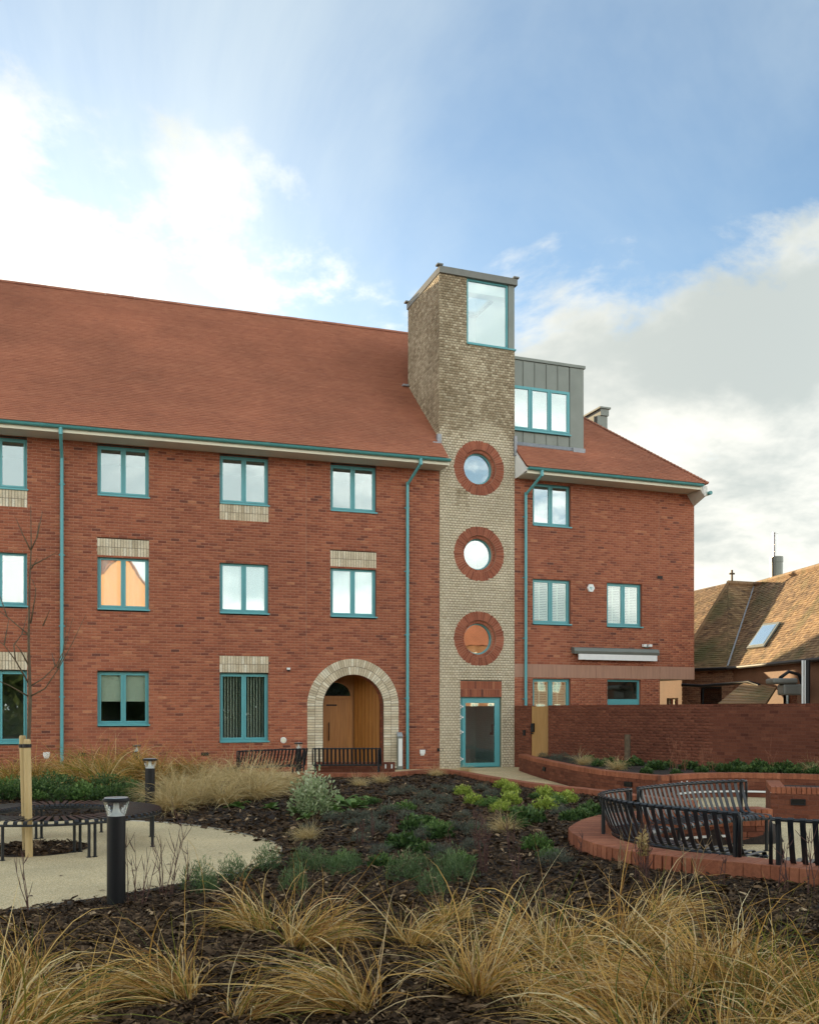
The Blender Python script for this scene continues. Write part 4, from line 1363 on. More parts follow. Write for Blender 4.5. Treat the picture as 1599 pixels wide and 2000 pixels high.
for q, (a, b, c) in enumerate(((-.5, -.35, 0), (-.5, .3, 0), (0, -.5, 1), (0, .5, 1), (.5, -.25, 0), (.5, .35, 0))):
    V[:, q] = ctr + ax * (a * ln)[:, None] + sd_ * (b * wd)[:, None] + bend * c
FC = np.array([(0, 2, 3, 1), (2, 4, 5, 3)])
faces = (FC[None] + (np.arange(nch) * 6)[:, None, None]).reshape(-1, 4)
tn = np.clip(rng.beta(1.6, 2.4, nch), 0, 1)
tn = np.where(rng.random(nch) < 0.03, rng.uniform(.9, 1, nch), tn * 0.92)
tag(link('bark_chips', mesh('bark_chips', V.reshape(-1, 3), faces, M['chip'], np.repeat(tn, 2))), 'dark brown bark chips mulching the planting bed', 'mulch', kind='stuff')

# ---------------------------------------------------------------- curved brick walls
_cb = {}


def solid_brick(L, Dp, H, mat, t):
    k = (L, Dp, H, mat.name, round(t * 7))
    if k not in _cb:
        b = MB(); e = 0.004
        x0, x1, y0, y1 = -L / 2, L / 2, -Dp / 2, Dp / 2
        b.v = [(x0, y0, 0), (x1, y0, 0), (x1, y1, 0), (x0, y1, 0), (x0, y0, H - e), (x1, y0, H - e), (x1, y1, H - e), (x0, y1, H - e),
               (x0 + e, y0 + e, H), (x1 - e, y0 + e, H), (x1 - e, y1 - e, H), (x0 + e, y1 - e, H)]
        b.f = [(0, 1, 5, 4), (1, 2, 6, 5), (2, 3, 7, 6), (3, 0, 4, 7), (4, 5, 9, 8), (5, 6, 10, 9), (6, 7, 11, 10), (7, 4, 8, 11), (8, 9, 10, 11)]
        b.t = [round(t * 7) / 7] * 9
        _cb[k] = b.data('brick', mat)
    return _cb[k]


def curved_wall(name, label, cat, pts, z1, depth, cope_h, cope_d, group=None, z0=-0.03, seed=1, brick='dark_red', limit=300, inner=True):
    """a low wall along a curve: stretcher courses in front, brick-on-edge coping over"""
    r = np.random.default_rng(seed)
    P, T, tot = resample(pts, 0.075, 0.0375)
    root = empty(name, (P[len(P) // 2][0], P[len(P) // 2][1], 0), label, cat, group)
    core = MB()
    Q, TQ, _ = resample(pts, 0.15)
    zt = z1 - cope_h
    hd = depth / 2 - 0.012
    L = [(q[0] - t[1] * hd, q[1] + t[0] * hd) for q, t in zip(Q, TQ)]
    R = [(q[0] + t[1] * hd, q[1] - t[0] * hd) for q, t in zip(Q, TQ)]
    for k in range(len(Q) - 1):
        core.quad((*L[k], z0), (*L[k + 1], z0), (*L[k + 1], z1 - .005), (*L[k], z1 - .005))
        core.quad((*R[k + 1], z0), (*R[k], z0), (*R[k], z1 - .005), (*R[k + 1], z1 - .005))
        core.quad((*L[k], z1 - .005), (*L[k + 1], z1 - .005), (*R[k + 1], z1 - .005), (*R[k], z1 - .005))
    for k, s in ((0, 1), (len(Q) - 1, -1)):
        core.quad((*L[k], z0), (*R[k], z0), (*R[k], z1 - .005), (*L[k], z1 - .005))
    core.build('mortar_core', M['dark_mortar'], root)
    for p, t in zip(P, T):
        link('coping_brick', solid_brick(0.071, cope_d, cope_h, M['cope'], float(np.clip(r.normal(.5, .25), 0, 1))), root,
             Matrix.Translation((p[0], p[1], zt + r.uniform(-.0015, .0015))) @ Matrix.Rotation(math.atan2(t[1], t[0]), 4, 'Z'))
    cnt = 0
    k = 0
    z = zt - 0.075
    V, FS, TS = [], [], []
    while z > z0 - 0.05:
        B, TB, _ = resample(pts, 0.225, 0.1125 * (1 + k % 2))
        for side in ((1, -1) if inner else (-1,)):
            off = side * (depth / 2 - 0.05)
            for p, t in zip(B, TB):
                tn_ = float(np.clip(r.normal(.5, .22), 0, 1))
                mw = Matrix.Translation((p[0] - t[1] * off, p[1] + t[0] * off, z + .005)) @ Matrix.Rotation(math.atan2(t[1], t[0]), 4, 'Z')
                me = solid_brick(0.215, 0.1, 0.065, M[brick], tn_)
                if cnt < limit and side == -1 or (cnt < limit // 2 and side == 1):
                    link('brick', me, root, mw); cnt += 1
                else:
                    i = len(V)
                    V += [tuple(mw @ v.co) for v in me.vertices]
                    FS += [tuple(i + q for q in f.vertices) for f in me.polygons]; TS += [tn_] * len(me.polygons)
        z -= 0.075; k += 1
    if V:
        o = link('brickwork', mesh('brickwork', V, FS, M[brick], np.array(TS)), root); o['kind'] = 'stuff'
    return root


curved_wall('seat_wall', 'curved low brick seat wall wrapping the right-hand curved benches, broad brick-on-edge coping', 'wall', RNG, 0.45, 0.33, 0.215, 0.35, seed=3)
curved_wall('bed_kerb', 'long low brick kerb edging the far side of the mulch bed beside the path', 'kerb', EDG[18:], 0.30, 0.21, 0.10, 0.225, seed=4, limit=280)
pl_pts = [(3.22, 27.0), (3.34, 25.0), (3.52, 23.2), (3.81, 20.9), (4.18, 19.35), (4.78, 18.15)]
PLA = list(spline(pl_pts, 6)) + list(spline([(4.95, 18.18), (5.6, 18.7), (6.44, 18.9), (7.2, 18.7), (8.1, 18.3)], 6))
curved_wall('planter_wall', 'raised curved brick planter wall in front of the garden wall', 'planter', PLA, 0.48, 0.21, 0.10, 0.225, seed=5, limit=290)
# soil of the planter
GWA, GWB = Vector((3.20, 28.79)), Vector((10.05, 17.75))
gdir = (GWB - GWA).normalized()
soil = MB(); pl2 = [(x, y, 0.40) for x, y in PLA]
soil.poly(pl2 + [(9.3, 18.6, .40), (GWA.x + gdir.x * 11, GWA.y + gdir.y * 11, .40), (GWA.x + gdir.x * 1.75, GWA.y + gdir.y * 1.75, .40)])
tag(soil.build('planter_soil', M['mulch']), kind='structure')

# ---------------------------------------------------------------- garden wall and gate
GF = frame(GWA.x, GWA.y, math.atan2(gdir.y, gdir.x))
GH, GL = 1.85, (GWB - GWA).length
G0x, G1x = 0.75, 1.55
gw = empty('garden_wall', (GWA.x, GWA.y, 0), 'tall dark red brick garden wall running from the tower behind the planter', 'wall')
wall('brick_face', gw, GF, 0.0, GL, 0.0, GH, M['dark_red'], M['dark_mortar'], [('rect', G0x, G1x, 0, 1.84)], seed=51, proud=0.004)
gb = MB()
gb.box(0, G0x, .004, .215, 0, GH - .002).box(G1x, GL, .004, .215, 0, GH - .002)
gb.build('wall_core', M['dark_red'], gw, GF)
for k in range(int(GL / 0.075)):
    if G0x - .05 < k * .075 < G1x: continue
    link('coping_brick', solid_brick(0.066, 0.225, 0.02, M['dark_red'], random.uniform(.2, .8)), gw, GF @ Matrix.Translation((k * .075 + .0375, .105, GH)))
gate = empty('garden_gate', GF @ Vector(((G0x + G1x) / 2, 0.1, 0)), 'honey timber boarded gate in the dark red garden wall', 'gate')
nb = 7
for k in range(nb):
    w = (G1x - G0x - .04) / nb
    MB().box(G0x + .02 + k * w + .002, G0x + .02 + (k + 1) * w - .002, 0.03, 0.055, 0.05, 1.84, random.uniform(.3, .7)).build('board', M['gate_wood'], gate, GF)
MB().box(G0x + .02, G1x - .02, .056, .09, .25, .37).box(G0x + .02, G1x - .02, .056, .09, 1.5, 1.62).build('ledge', M['gate_wood'], gate, GF)
MB().box(G0x + .04, G0x + .16, -.03, .029, 1.08, 1.34).box(G0x + .07, G0x + .1, -.06, .029, 1.02, 1.06).build('lock_case', M['black'], gate, GF, bevel=.004)
small('call_button', 'small black call button on wall beside the timber gate', 'button', GF, 0.48, 1.05, MB().box(-.05, .05, -.03, 0, -.08, .08).box(-.02, .02, -.036, -.03, .0, .04), 'black')


def bulkhead(name, label, mw, group='black brick lights'):
    e = empty(name, mw.translation, label, 'light', group)
    b = MB(); frame_rect(b, -.11, .11, -.05, .05, .014, -.03, 0); b.box(-.1, .1, -.012, 0, -.04, .04)
    b.build('housing', M['black'], e, mw, bevel=.003)
    MB().prism([(-.1, -.028, .036), (.1, -.028, .036), (.1, -.012, -.02), (-.1, -.012, -.02)], (0, .004, 0)).build('hood', M['black'], e, mw)
    return e


# block wall at the right with a brick light
bk = empty('brick_pier_wall', (6.4, 15.0, 0), 'square brick planter block standing on the path behind the right-hand bench', 'planter')
BF = frame(5.76, 15.1, math.atan2(-0.55, 1.7))
wall('brick_face', bk, BF, 0, 3.2, 0, 0.40, M['dark_red'], M['dark_mortar'], (), seed=61, individual=60, proud=.004)
BF2 = BF @ Matrix.Rotation(-math.pi / 2, 4, 'Z') @ Matrix.Translation((-1.6, 0, 0))
wall('brick_face', bk, BF2, 0, 1.6, 0, 0.40, M['dark_red'], M['dark_mortar'], (), seed=62, individual=30, proud=.004)
for k in range(int(3.2 / .075)):
    link('coping_brick', solid_brick(0.066, 0.225, 0.10, M['cope'], random.uniform(.2, .8)), bk, BF @ Matrix.Translation((k * .075 + .0375, .105, .40)))
for k in range(3, int(1.6 / .075)):
    link('coping_brick', solid_brick(0.066, 0.225, 0.10, M['cope'], random.uniform(.2, .8)), bk, BF @ Matrix.Translation((.11, k * .075 + .0375, .40)) @ Matrix.Rotation(math.pi / 2, 4, 'Z'))
MB().box(.2, 3.2, .2, 1.6, .1, .42).build('soil', M['mulch'], bk, BF)
bulkhead('brick_light', 'black hooded brick light on the square brick planter block', BF @ Matrix.Translation((0.40, -.005, .27)))
def on_planter(s, z):
    P, T, tot = resample(PLA, 0.02)
    i = int(s / .02); t = T[i]
    return Matrix.Translation((P[i][0] + t[1] * .112, P[i][1] - t[0] * .112, z)) @ Matrix.Rotation(math.atan2(t[1], t[0]), 4, 'Z')
bulkhead('brick_light', 'black brick light on left flank of the curved planter wall, nearest the gate', on_planter(3.4, .26))
bulkhead('brick_light', 'black brick light on curved planter wall just before its inward corner', on_planter(8.35, .26))
for s in (9.55, 9.75):
    mw = on_planter(s, .30)
    tag(MB().box(-.02, .02, -.006, 0, -.05, .05).build('white_marker', M['white'], None, mw), 'small upright white marker strip on the planter wall corner', 'marker', 'white marker strips')
P_, T_, _t = resample(PLA[32:], 0.2)
st = MB()
for k in range(len(P_) - 1):
    a, b = P_[k], P_[k + 1]
    na, nb_ = np.array([T_[k][1], -T_[k][0]]) * .112, np.array([T_[k + 1][1], -T_[k + 1][0]]) * .112
    st.prism([(*(a + na), .10), (*(b + nb_), .10), (*(b + nb_ * 1.12), .10), (*(a + na * 1.12), .10)], (0, 0, .035))
tag(st.build('white_rail', M['white']), 'thin white strip along the foot of the curved planter wall', 'trim')
Pr, Tr, _t = resample(RNG, 0.2)
st = MB()
for k in range(3, 9):
    a, b = Pr[k], Pr[k + 1]
    na, nb_ = np.array([-Tr[k][1], Tr[k][0]]) * .172, np.array([-Tr[k + 1][1], Tr[k + 1][0]]) * .172
    st.prism([(*(a + na), .10), (*(b + nb_), .10), (*(b + nb_ * 1.08), .10), (*(a + na * 1.08), .10)], (0, 0, .03))
tag(st.build('white_rail', M['white']), 'short white strip on inner face of the curved seat wall', 'trim')

# ---------------------------------------------------------------- benches
def slat_profile(back):
    """(outward towards the sitter, height) of one bent flat bar"""
    if back:
        q = [(0.045, .835), (0.015, .842), (-0.005, .83), (0.0, .80), (0.03, .70), (0.075, .58), (0.11, .50), (0.135, .463), (0.17, .445), (0.22, .438), (0.40, .445), (0.50, .448), (0.535, .438), (0.55, .41), (0.55, .385)]
    else:
        q = [(0, .40), (0, .43), (0.012, .446), (0.035, .45), (0.515, .45), (0.538, .446), (0.55, .43), (0.55, .40)]
    return q


_slat = {}


def slat_mesh(back, w=0.045):
    if (back, w) not in _slat:
        q = slat_profile(back); b = MB(); th = 0.006
        n = len(q)
        nrm = []
        for k in range(n):
            a, c = q[max(k - 1, 0)], q[min(k + 1, n - 1)]
            d = Vector((c[0] - a[0], c[1] - a[1])).normalized(); nrm.append((-d.y, d.x))
        for k in range(n):
            for sx in (-w / 2, w / 2):
                for s in (-1, 1):
                    b.v.append((sx, q[k][0] + nrm[k][0] * th / 2 * s, q[k][1] + nrm[k][1] * th / 2 * s))
        for k in range(n - 1):
            i, j = 4 * k, 4 * k + 4
            for a, c in ((0, 1), (1, 3), (3, 2), (2, 0)):
                b.f.append((i + a, i + c, j + c, j + a)); b.t.append(.5)
        _slat[(back, w)] = b.data('slat', M['bench'])
    return _slat[(back, w)]


def bench(label, pts, side, group, pitch=0.095, legs=(0.04, 0.96)):
    """bench along a curve; side=+1 puts the seat to the left of the direction of travel"""
    C = spline(pts, 10)
    P, T, tot = resample(C, 0.02)
    root = empty('slatted_bench', (*P[len(P) // 2], 0), label, 'bench', group)
    nrm = np.stack([-T[:, 1], T[:, 0]], 1) * side
    B, TB, _ = resample(C, pitch, 0.06)
    for p, t in zip(B, TB):
        an = math.atan2(t[1], t[0]) + (math.pi if side < 0 else 0)
        link('slat', slat_mesh(True), root, Matrix.Translation((p[0], p[1], 0)) @ Matrix.Rotation(an, 4, 'Z'))
    off = lambda o, z: [(p[0] + n_[0] * o, p[1] + n_[1] * o, z) for p, n_ in zip(P[::4], nrm[::4])]
    top = off(0.02, .822)
    MB().tube([(top[0][0], top[0][1], .45)] + [(top[0][0], top[0][1], .79)] + top + [(top[-1][0], top[-1][1], .79), (top[-1][0], top[-1][1], .45)], 0.017, 8).build('back_rail', M['bench'], root, smooth=True)
    MB().tube(off(0.53, .40), 0.016, 8).build('front_rail', M['bench'], root, smooth=True)
    MB().tube(off(0.15, .43), 0.016, 8).build('rear_rail', M['bench'], root, smooth=True)
    for f in legs:
        i = int(f * (len(P) - 1))
        for o, zt in ((0.02, .80), (0.50, .41)):
            x, y = P[i][0] + nrm[i][0] * o, P[i][1] + nrm[i][1] * o
            MB().tube([(x, y, 0.0), (x, y, zt)], 0.021, 10).tube([(x, y, 0.0), (x, y, .012)], .035, 10).build('leg', M['bench'], root, smooth=False)
        a, c = P[i] + nrm[i] * .02, P[i] + nrm[i] * .5
        MB().tube([(a[0], a[1], .39), (c[0], c[1], .39)], .014, 8).build('stretcher', M['bench'], root, smooth=True)
    return root


GRP = 'charcoal slatted metal benches'
bench('tightly curved charcoal slatted bench along the bend of the seat wall', [(2.50, 10.78), (2.16, 10.42), (1.99, 10.0), (1.99, 9.57), (2.15, 9.07), (2.50, 8.56), (2.88, 8.14)], 1, GRP, legs=(0.02, 0.40, 0.98))
bench('charcoal slatted bench on the seat wall next to the tightly curved one', [(2.97, 7.80), (3.45, 7.50), (3.95, 7.18), (4.5, 6.85)], 1, GRP)
bench('charcoal slatted bench facing the courtyard bed, its backrest before the planter wall', [(4.28, 12.08), (3.85, 11.92), (3.39, 11.62), (2.95, 11.24), (2.57, 10.85)], 1, GRP)
bench('straight charcoal slatted bench in front of the arched entrance', [(-2.27, 22.2), (-1.5, 22.25), (-0.65, 22.25)], 1, GRP)
bench('charcoal slatted bench half hidden by straw grass left of the arched entrance', [(-3.75, 20.7), (-3.1, 21.5), (-2.38, 22.1)], 1, GRP)
sw = empty('seat_block', (-1.2, 23.2, 0), 'low brick block behind the bench at the arched entrance', 'wall')
SF = frame(-2.3, 23.0, 0.02)
wall('brick_face', sw, SF, 0, 1.95, 0, 0.45, M['dark_red'], M['dark_mortar'], (), seed=63, individual=40, proud=.004)
MB().box(0, 1.95, .003, .4, 0, .45).build('core', M['dark_red'], sw, SF)
for x in (1.72, 1.87):
    tag(MB().box(-.018, .018, -.011, -.005, -.05, .05).build('white_marker', M['white'], None, SF @ Matrix.Translation((x, 0, .36))), 'small upright white marker strip on the brick block by the entrance bench', 'marker', 'white marker strips at the entrance')

# round bench about the tree
BC, BRO, BRI = (-4.50, 12.10), 1.29, 0.74
rb = empty('tree_bench', (BC[0], BC[1], 0), 'round backless charcoal slatted bench circling the staked young tree', 'bench')
ns = 72
for k in range(ns):
    an = 2 * math.pi * k / ns
    link('slat', slat_mesh(False, 0.048), rb, Matrix.Translation((BC[0], BC[1], 0)) @ Matrix.Rotation(an, 4, 'Z') @ Matrix.Translation((0, BRI, 0)))
for r_0, z in ((BRI + .012, .40), (BRO - .012, .40)):
    MB().tube([(BC[0] + r_0 * math.cos(t), BC[1] + r_0 * math.sin(t), z) for t in np.linspace(0, 2 * math.pi, 73)], .015, 8, cap=False).build('rail', M['bench'], rb, smooth=True)
for k in range(4):
    for dlt in (-.035, .035):
        an = math.radians(-52 + 90 * k)
        for r_0 in (BRI + .02, BRO - .02):
            x, y = BC[0] + r_0 * math.cos(an + dlt / r_0), BC[1] + r_0 * math.sin(an + dlt / r_0)
            MB().tube([(x, y, 0), (x, y, .40)], .018, 10).tube([(x, y, 0), (x, y, .01)], .03, 10).build('leg', M['bench'], rb)
for k in range(4):
    an = math.radians(-97 + 90 * k); r_0 = BRO - .02
    x, y = BC[0] + r_0 * math.cos(an), BC[1] + r_0 * math.sin(an)
    MB().tube([(x, y, 0), (x, y, .40)], .018, 10).tube([(x, y, 0), (x, y, .01)], .03, 10).build('leg', M['bench'], rb)

# ---------------------------------------------------------------- bollards
def bollard(x, y, z, label):
    e = empty('bollard_light', (x, y, z), label, 'bollard light', 'black bollard lights')
    T = Matrix.Translation((x, y, z))
    MB().lathe([(.079, -.05), (.079, .80), (.074, .806)], 28).build('post', M['black'], e, T, smooth=False)
    MB().lathe([(.072, .806), (.072, .815), (.050, .820), (.034, .84), (.026, .87), (.022, .905), (.020, .925)], 24).build('reflector', M['white'], e, T, smooth=True)
    g = MB(); n = 28
    for k in range(n):
        a0, a1 = 2 * math.pi * k / n, 2 * math.pi * (k + 1) / n
        g.quad((.074 * math.cos(a0), .074 * math.sin(a0), .812), (.074 * math.cos(a1), .074 * math.sin(a1), .812), (.108 * math.cos(a1), .108 * math.sin(a1), .93), (.108 * math.cos(a0), .108 * math.sin(a0), .93))
    g.build('glass', M['lamp_glass'], e, T, smooth=True)
    MB().lathe([(.100, .9622), (.098, .966)], 28).build('cap_plate', M['steel'], e, T)
    MB().lathe([(.110, .93), (.116, .936), (.116, .950), (.108, .957), (.0, .962)][:-1] + [(.02, .962)], 28).build('cap', M['black'], e, T)
    return e


bollard(*ground_pt(227, 1775), 0.0, 'black bollard light at the near edge of the pale path')
bollard((293 - CX) / F * 15.5, 15.5, -0.03, 'black bollard light in mulch beside the round tree bench and straw grass')
bollard((267 - CX) / F * 24.2, 24.2, -0.13, 'black bollard light half sunk in grasses before the half-blind window')
bollard((583 - CX) / F * 25.3, 25.3, -0.10, 'black bollard light standing behind the benches by the arch')

# ---------------------------------------------------------------- young tree and stakes
TY = 11.45
tree = empty('young_tree', at(57, 1668, TY), 'leafless young tree with slender trunk tied to two stakes', 'tree')
tree.location.z = 0
trunk_px = [(57, 1672), (56, 1550), (56, 1440), (59, 1370), (56, 1250), (58, 1130), (61, 1070), (60, 985)]
MB().tube([at(x, y, TY + .05) for x, y in trunk_px], [.028, .026, .024, .022, .016, .011, .008, .003], 8).build('trunk', M['bark'], tree, smooth=True)
brs = [[(60, 1360), (88, 1345), (115, 1305), (142, 1255), (168, 1200)], [(60, 1340), (85, 1325), (110, 1300), (125, 1270), (143, 1205)], [(112, 1305), (122, 1285), (131, 1205)],
       [(56, 1335), (30, 1290), (8, 1260), (-20, 1240)], [(55, 1360), (20, 1340), (-15, 1325)], [(56, 1240), (20, 1210), (-8, 1188)], [(60, 1075), (72, 1050), (76, 1020)],
       [(60, 1075), (45, 1045), (30, 1010)], [(62, 1110), (73, 1090)], [(62, 1105), (85, 1093), (112, 1078)], [(60, 1218), (68, 1170), (70, 1150), (62, 1130)], [(57, 1240), (43, 1240), (53, 1200)],
       [(84, 1222), (97, 1192)], [(30, 1290), (27, 1260), (42, 1240), (44, 1230)], [(8, 1260), (18, 1205)], [(56, 1300), (40, 1270), (27, 1255)], [(108, 1302), (101, 1275)], [(72, 1050), (83, 1000)], [(14, 1205), (-5, 1150)]]
for i, b in enumerate(brs):
    n = len(b); dy = random.uniform(-.35, .35)
    MB().tube([at(x, y, TY + .05 + dy * k / max(n - 1, 1)) for k, (x, y) in enumerate(b)], [.010 - .0075 * k / (n - 1) for k in range(n)], 6).build('branch', M['bark'], tree, smooth=True)
for (xt, yt, xb, yb, dY, r, lb) in ((44, 1437, 51, 1655, 0.10, .042, 'rear pale timber stake of the young tree, slightly behind its twin'), (53, 1444, 57, 1676, -.32, .043, 'front pale timber stake of the young tree, standing on pit edge')):
    b = Vector(at(xb, yb, TY + dY)); b.z = -0.02
    t_ = Vector(at(xt, yt, TY + dY))
    o = MB().tube([b, b.lerp(t_, .5), t_ - Vector((0, 0, .02)), t_], [r, r * .98, r * .95, r * .8], 14).build('tree_stake', M['pine'])
    tag(o, lb, 'stake', 'timber tree stakes')
ti = empty('tree_tie', at(50, 1457, TY), 'black rubber strap tying the young tree to its stakes', 'tree tie')
c1, c2 = Vector(at(45, 1457, TY + .1)), Vector(at(53, 1457, TY - .32))
for c in (c1, c2):
    MB().lathe([(.047, -.022), (.049, -.02), (.049, .02), (.047, .022)], 16).build('strap', M['black'], ti, Matrix.Translation(c))
MB().tube([c1 + Vector((.03, .03, 0)), (c1 + c2) / 2 + Vector((.05, 0, 0)), c2 + Vector((.03, .03, 0))], .012, 6).build('link', M['black'], ti)

# ================================================================ PLANTS
def ribbons(base, dirs, length, width, droop, tones, seg=6, lean=(0, 0), curl=None):
    """bent blades: base (n,3), dirs (n,3) unit start directions; returns verts, faces, tone"""
    n = len(base)
    t = np.linspace(0, 1, seg + 1)
    P = np.zeros((n, seg + 1, 3))
    hor = dirs.copy(); hor[:, 2] = 0
    hn = np.linalg.norm(hor, axis=1)[:, None] + 1e-6
    hor /= hn
    pos = base.copy(); d = dirs.copy()
    pl_ = rngp.normal(0, 0.11, (n, 3)); pl_[:, 2] *= .3          # every blade has a bend of its own
    own = np.clip(rngp.normal(0.9, 0.65, n), -0.5, 2.4)[:, None]
    step = (length / seg)[:, None]
    P[:, 0] = pos
    for k in range(1, seg + 1):
        d = d + (np.array([lean[0], lean[1], 0])[None] * 0.20 * own + pl_ * (0.4 + t[k]) + rngp.normal(0, .035, (n, 3)) + np.array([0, 0, -1])[None] * (droop[:, None] * (0.25 + 1.3 * t[k])) + hor * 0.05)
        d /= np.linalg.norm(d, axis=1)[:, None]
        pos = pos + d * step
        P[:, k] = pos
    side = np.cross(dirs, np.array([0, 0, 1.0])[None]) + rngp.normal(0, .5, (n, 3))
    side /= np.linalg.norm(side, axis=1)[:, None]
    w = width[:, None] * np.clip(1.15 - t[None] ** 2.0 * 1.1, 0.06, 1)
    V = np.stack([P - side[:, None] * w[..., None] / 2, P + side[:, None] * w[..., None] / 2], 2).reshape(n, -1, 3)
    FC = np.array([(2 * k, 2 * k + 1, 2 * k + 3, 2 * k + 2) for k in range(seg)])
    faces = (FC[None] + (np.arange(n) * 2 * (seg + 1))[:, None, None]).reshape(-1, 4)
    return V.reshape(-1, 3), faces, np.repeat(tones, seg)


rngp = np.random.default_rng(99)


def grass_mesh(n, h, spread, lean=(0, 0), mat='grass', seed=0, w=0.004, tone_mu=0.5, droop=0.16):
    global rngp
    rngp = np.random.default_rng(seed)
    an = rngp.uniform(0, 2 * np.pi, n)
    rr = np.sqrt(rngp.random(n)) * spread * 0.28
    base = np.stack([rr * np.cos(an), rr * np.sin(an), np.full(n, -0.02)], 1)
    a2 = an + rngp.normal(0, 0.6, n)
    el = np.clip(rngp.normal(1.08, 0.28, n), 0.25, 1.5)
    q = rngp.random(n)
    el = np.where(q < .12, rngp.uniform(.02, .35, n), el)              # flattened dead thatch round the crown
    d = np.stack([np.cos(a2) * np.cos(el) + lean[0] * .35, np.sin(a2) * np.cos(el) + lean[1] * .35, np.sin(el)], 1)
    d /= np.linalg.norm(d, axis=1)[:, None]
    ln = h * np.clip(rngp.lognormal(-.05, 0.34, n), 0.25, 1.8)
    t = np.clip(rngp.normal(tone_mu, 0.27, n), 0, .95)
    t = np.where(rngp.random(n) < .04, rngp.uniform(.9, 1, n), t)
    V, Fc, T = ribbons(base, d, ln, w * rngp.uniform(.6, 1.3, n), droop * np.where(rngp.random(n) < .14, .08, rngp.uniform(.5, 1.7, n)), t, 7, lean)
    return mesh('grass_blades', V, Fc, M[mat], T)


def grass(px, py, label, n=850, h=.62, spread=.42, lean=(0, 0), mat='grass', tone=.5, seed=0, w=.0045, droop=.16, group='winter ornamental grasses in the foreground', me=None):
    X, Y, z = bed_pt(px, py)
    o = link('ornamental_grass', me or grass_mesh(n, h, spread, lean, mat, seed, w, tone, droop), None, Matrix.Translation((X, Y, z)) @ Matrix.Rotation(0 if me is None else seed * 1.3, 4, 'Z'))
    return tag(o, label, 'grass', group)


def leaf_mesh(n, rx, ry, rz, leaf, aspect, mat, seed, upright=0.3, stems=0, shell=.55, fold=.25):
    """a low bush: leaves through a dome, each a folded pair of faces"""
    r = np.random.default_rng(seed)
    u = r.normal(0, 1, (n, 3)); u /= np.linalg.norm(u, axis=1)[:, None]
    u[:, 2] = np.abs(u[:, 2])
    rad_ = (shell + (1 - shell) * r.random(n)) * (1 + .22 * np.sin(u[:, 0] * 5 + seed) * np.cos(u[:, 1] * 4 - seed))
    C = u * rad_[:, None] * np.array([rx, ry, rz])[None]
    d = u * (1 - upright) + np.array([0, 0, 1])[None] * upright + r.normal(0, .45, (n, 3))
    d /= np.linalg.norm(d, axis=1)[:, None]
    s = np.cross(d, r.normal(0, 1, (n, 3))); s /= np.linalg.norm(s, axis=1)[:, None]
    nn = np.cross(d, s)
    L = leaf * r.uniform(.6, 1.35, n)[:, None]
    Wd = L * aspect
    V = np.stack([C - d * L * .5, C + s * Wd * .5 + nn * Wd * fold, C + d * L * .5, C - s * Wd * .5 + nn * Wd * fold], 1)
    faces = np.array([(0, 1, 2), (0, 2, 3)])[None] + (np.arange(n) * 4)[:, None, None]
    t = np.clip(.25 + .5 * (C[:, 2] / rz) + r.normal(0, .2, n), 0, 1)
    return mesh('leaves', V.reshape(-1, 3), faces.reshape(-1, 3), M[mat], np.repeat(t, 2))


_lm = {}


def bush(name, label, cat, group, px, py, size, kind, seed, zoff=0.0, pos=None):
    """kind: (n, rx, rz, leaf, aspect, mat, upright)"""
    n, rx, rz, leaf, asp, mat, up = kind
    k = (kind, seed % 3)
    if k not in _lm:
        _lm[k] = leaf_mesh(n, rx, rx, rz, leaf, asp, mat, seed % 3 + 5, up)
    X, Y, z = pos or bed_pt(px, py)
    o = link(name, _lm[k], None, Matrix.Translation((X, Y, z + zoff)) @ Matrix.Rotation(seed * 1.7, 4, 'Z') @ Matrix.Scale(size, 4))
    return tag(o, label, cat, group)


